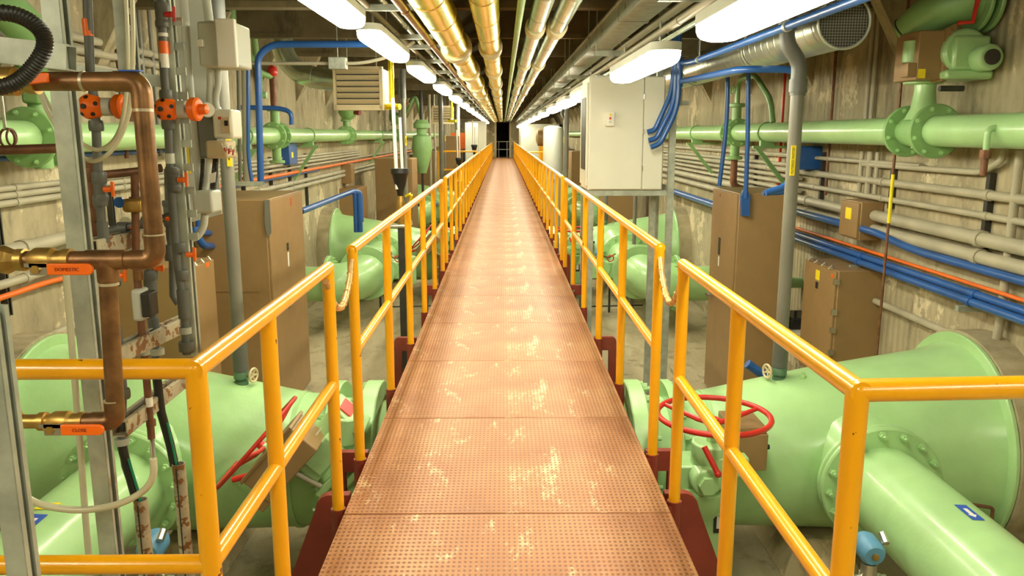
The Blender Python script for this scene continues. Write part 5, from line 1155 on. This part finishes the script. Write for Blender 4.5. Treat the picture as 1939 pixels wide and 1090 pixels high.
# copper and mixed column
t = column([(255, 330), (258, 500), (268, 620), (276, 700), (287, 830)], 2.4, .0115, 'rusty copper column with a grey flow meter, centre of the rack', [('u', 257, 385, .04), ('c', 262, 520, .03, 1.3, 'copper'), ('c', 286, 800, .02, 1.3, 'rustpipe'), ('c', 272, 665, .02, 1.7, 'galv'), ('c', 282, 760, .03, 1.05, 'stickw')], mat='rustpipe', grp='metal pipe columns')
q = P(270, 575, Y=2.4); MB().b2((q.x-.022, 2.37, q.z-.05), (q.x+.012, 2.43, q.z+.05)).build('meter_body', 'ltgrey', t, bevel=.01); MB().b2((q.x+.010, 2.365, q.z-.035), (q.x+.04, 2.42, q.z+.04)).build('meter_face', 'dark', t, bevel=.004)
q = P(257, 388, Y=2.39); MB().b2((q.x-.03, 2.36, q.z-.02), (q.x+.03, 2.4, q.z+.02)).build('hose_bib', 'brass', t, bevel=.01); MB().cyl((q.x-.035, 2.36, q.z+.01), (q.x-.035, 2.37, q.z+.01), .016, seg=14).build('blue_wheel', 'blue', t)
t = column([(172, 300), (175, 420), (178, 470), (180, 500)], 2.5, .015, 'dark bronze pipe column just left of the plastic column', [('u', 174, 330, .04), ('u', 178, 405, .04)], mat='rustpipe', grp='metal pipe columns')
t = column([(196, 331), (255, 325), (305, 318)], 2.45, .013, 'short horizontal bronze pipe between the columns', [], mat='rustpipe', grp='metal pipe columns')
t = column([(205, 438), (232, 432), (275, 422), (330, 408)], 2.45, .013, 'grey horizontal plastic pipe with orange tee handles', [])
for px, py in ((256, 430), (322, 413)): tee_handle(t, P(px, py, Y=2.43), (0, -1, 0), up=(.9, 0, .1), s=.9)
for px, py in ((234, 432), (280, 421)): q = P(px, py, Y=2.45); MB().cyl(q-V3(.015, 0, 0), q+V3(.015, 0, 0), .02, seg=14).build('union', 'pvc', t)
t = column([(212, 480), (213, 560)], 2.4, .013, 'short plastic stub with a hanging orange handle behind the copper drop', [('b', 214, 520)])
# metal sleeves standing on the floor
for px, pt, pb, Y, lab in ((268, 945, 1085, 2.28, 'left of two bare metal cable sleeves'), (340, 877, 1085, 2.48, 'right of two bare metal cable sleeves')):
    q = P(px-2, pt, Y=Y); t = thing('cable_sleeve', lab, 'pipe', (q.x, Y, 0), 'bare metal cable sleeves')
    MB().loft([(V3(q.x, Y, 0), V3(1, 0, 0), V3(0, 1, 0), .021), (V3(q.x, Y, q.z), V3(1, 0, 0), V3(0, 1, 0), .021), (V3(q.x, Y, q.z), V3(1, 0, 0), V3(0, 1, 0), .017), (V3(q.x, Y, q.z-.1), V3(1, 0, 0), V3(0, 1, 0), .017)], 20, cap=False).build('sleeve', 'rustgalv', t)
    MB().b2((q.x-.002, Y-.022, 0), (q.x+.002, Y-.02, q.z-.01)).build('seam', 'dark', t)
# clear hoses
def hose(Y, a, rr, label, mat='hose', grp='translucent hoses'):
    o = MB().tube(catmull([P(x, y, Y=Y) for x, y in a], 8), rr, 12).build('clear_hose', mat); return tag(o, label, 'hose', grp)
hose(2.2, [(72, 165), (95, 220), (140, 280), (175, 305), (215, 280), (245, 210), (252, 100), (250, -10)], .006, 'milky hose hanging in the lower of two loops from the top')
hose(2.26, [(78, 172), (110, 230), (150, 268), (190, 283), (225, 250), (240, 170), (242, 90), (238, -10)], .006, 'milky hose hanging in the higher of two loops from the top')
hose(2.05, [(30, 930), (80, 955), (150, 965), (220, 955), (270, 930), (290, 900), (290, 868)], .0095, 'grey hose sagging across the lower left below the rail')
hose(2.32, [(125, 520), (135, 640), (150, 820), (162, 980), (172, 1100)], .0095, 'long pale hose dropping behind the left channel post')
MB()
t = thing('hose_barb', 'brass barb joining the sagging grey hose to the rusty column', 'fitting', P(288, 850, Y=2.2)); MB().cyl(P(288, 835, Y=2.38), P(290, 872, Y=2.05), .008, seg=10).build('barb', 'steel', t)
# mounting panel with its boxes
YP = 2.75
t = thing('mounting_panel', 'grey mounting panel behind the electrical boxes on the left', 'panel', P(390, 200, Y=YP))
a_, c_ = P(346, 430, Y=YP), P(418, 415, Y=YP); ztop = P(346, -10, Y=YP).z
MB().prism([V3(a_.x, YP, P(346, 425, Y=YP).z), V3(c_.x+.005, YP, P(420, 405, Y=YP).z), V3(c_.x-.0, YP, ztop), V3(a_.x, YP, ztop)], (0, .006, 0)).build('sheet', 'galv' if 0 else 'ltgrey', t)
MB().b2((P(352, 300, Y=YP).x, YP-.003, P(360, 300, Y=YP).z-.05), (P(360, 300, Y=YP).x, YP-.0005, P(360, 265, Y=YP).z)).build('yellow_sticker', 'sticky', t)
def pbox(pxa, pya, pxb, pyb, Y, dep, mat, label, name='electrical_box', nm='case', parent=None, bev=.008):
    A, B_ = P(pxa, pyb, Y=Y), P(pxb, pya, Y=Y)
    m = MB().b2((A.x, Y, A.z), (B_.x, Y+dep, B_.z))
    if parent: return m.build(nm, mat, parent, bevel=bev)
    t = thing(name, label, 'box', ((A.x+B_.x)/2, Y+dep/2, A.z), None); m.build(nm, mat, t, bevel=bev); return t
t = pbox(377, 40, 443, 126, 2.58, .16, 'ltgrey', 'grey electrical box with a lid whitened as if lamp-lit, high on the left panel')
A = P(415, 126, Y=2.57); B_ = P(446, 38, Y=2.57)
MB().b2((A.x, 2.555, A.z-.003), (B_.x, 2.578, B_.z+.003)).build('lid', 'stickw', t, bevel=.004)  # white colour stands for lamp light falling on this side of the box
pbox(372, 74, 383, 88, 2.56, .02, 'stickw', None, nm='latch', parent=t, bev=.002)
t = pbox(404, 207, 438, 263, 2.6, .10, 'white', 'white instrument box with a small display, left panel')
pbox(420, 222, 434, 252, 2.594, .006, 'beige', None, nm='display_frame', parent=t, bev=.001); pbox(425, 228, 431, 238, 2.590, .003, 'ink', None, nm='display', parent=t, bev=0)
pbox(413, 221, 419, 226, 2.596, .003, 'red', None, nm='red_mark', parent=t, bev=0)
t = pbox(376, 200, 405, 300, 2.66, .08, 'pipegrey', 'dark grey box beside the white instrument box')
t = pbox(390, 266, 428, 300, 2.58, .10, 'beige', 'open beige terminal box with red and white wires')
for i in range(5):
    q = P(420+i*4, 272+(i*7) % 12, Y=2.57); MB().tube([q, q+V3(.008, -.01, -.012), q+V3(.016, 0, -.004), q+V3(.012, .005, -.02)], .0028, 6).build('wire', 'red' if i % 2 else 'stickw', t)
t = pbox(365, 362, 401, 404, 2.55, .09, 'ltgrey', 'small grey junction box at the foot of the left panel')
t = thing('round_gauge', 'silver round gauge on the left panel beside the orange cap', 'gauge', P(388, 208, Y=2.6))
MB().cyl(P(381, 207, Y=2.66), P(392, 208, Y=2.56), .024, seg=24).build('case', 'steel', t); q = P(393, 208, Y=2.555); MB().cyl(q, q+V3(.002, -.004, 0), .021, seg=24).build('dial', 'stickw', t)
cg = 'pale conduits on the left panel'
run('panel_conduit', 'ltgrey', PL(2.66, (347, -5), (352, 60), (361, 190), (372, 300), (379, 362)), .0135, 'long pale conduit running down the left panel to the junction box', 'conduit', cg, .05)
run('panel_conduit', 'ltgrey', PL(2.66, (390, -5), (396, 40)), .014, 'short pale conduit entering the top of the big grey box', 'conduit', cg)
run('panel_conduit', 'ltgrey', PL(2.64, (398, 126), (399, 160), (397, 185), (400, 206)), .012, 'left pale conduit between the big grey box and the instrument box', 'conduit', cg, .05)
run('panel_conduit', 'ltgrey', PL(2.64, (413, 126), (414, 160), (408, 185), (411, 206)), .010, 'right pale conduit between the big grey box and the instrument box', 'conduit', cg, .05)
run('panel_conduit', 'ltgrey', PL(2.6, (388, 403), (386, 430), (374, 448), (362, 452)), .012, 'curved pale conduit leaving the bottom of the junction box', 'conduit', cg, .06)
run('panel_conduit', 'ltgrey', PL(2.62, (397, 300), (392, 345), (388, 362)), .010, 'pale conduit between the terminal box and the junction box', 'conduit', cg, .05)
for i, (x0_, x1_) in enumerate(((384, 380), (402, 403), (410, 405))):
    c_ = catmull(PL(2.64, (x0_, 300), (x0_-1, 330), (x1_, 365), (x1_+3, 385)), 20)
    tag(MB().tube(c_, [.0075 if k % 2 else .0062 for k in range(len(c_))], 10).build('flexible_conduit', 'dark'), ['leftmost', 'middle', 'rightmost'][i]+' ribbed dark flexible conduit below the terminal box', 'conduit', 'small ribbed conduits')
t = thing('tag_card', 'white tag hanging among the ribbed conduits', 'tag', P(402, 335, Y=2.6)); MB().prism([P(396, 330, Y=2.6), P(409, 325, Y=2.6), P(407, 345, Y=2.6), P(396, 347, Y=2.6)], (0, .002, 0)).build('card', 'stickw', t)
run('blue_conduit', 'blue', [P(368, 430, Y=7.3), P(372, 445, Y=7.3), P(385, 465, Y=7.4), P(402, 466, Y=7.74)], .035, 'blue conduit stub entering the tall left cabinet, lower one', 'conduit', 'blue conduits on the left', .12)
run('blue_conduit', 'blue', [P(376, 405, Y=7.4), P(376, 440, Y=7.4), P(398, 441, Y=7.74)], .03, 'blue conduit stub entering the tall left cabinet, upper one', 'conduit', 'blue conduits on the left', .1)
# extra mixed pipes on the upper left wall
for i, (ya, yb_, r_) in enumerate(((60, 92, .035), (84, 112, .035), (112, 130, .018))):
    z = P(100, ya, X=XCl).z
    wrun(z, 3.5, 8.0, r_, 'conduit', ['upper', 'middle', 'lower'][i]+' grey pipe on the left wall above the green main', X=XCl, grp='upper left wall pipes')
for i, px in enumerate((222, 268, 288)):
    q = P(px, 100, X=XCl+.02); run('wall_conduit', 'pipegrey' if i else 'rustpipe', [V3(XCl+.02, q.y, EYE-.2), V3(XCl+.02, q.y, CEIL-.02)], .018, ['left', 'middle', 'right'][i]+' thin riser on the upper left wall behind the rack', 'conduit', 'thin risers behind the rack')
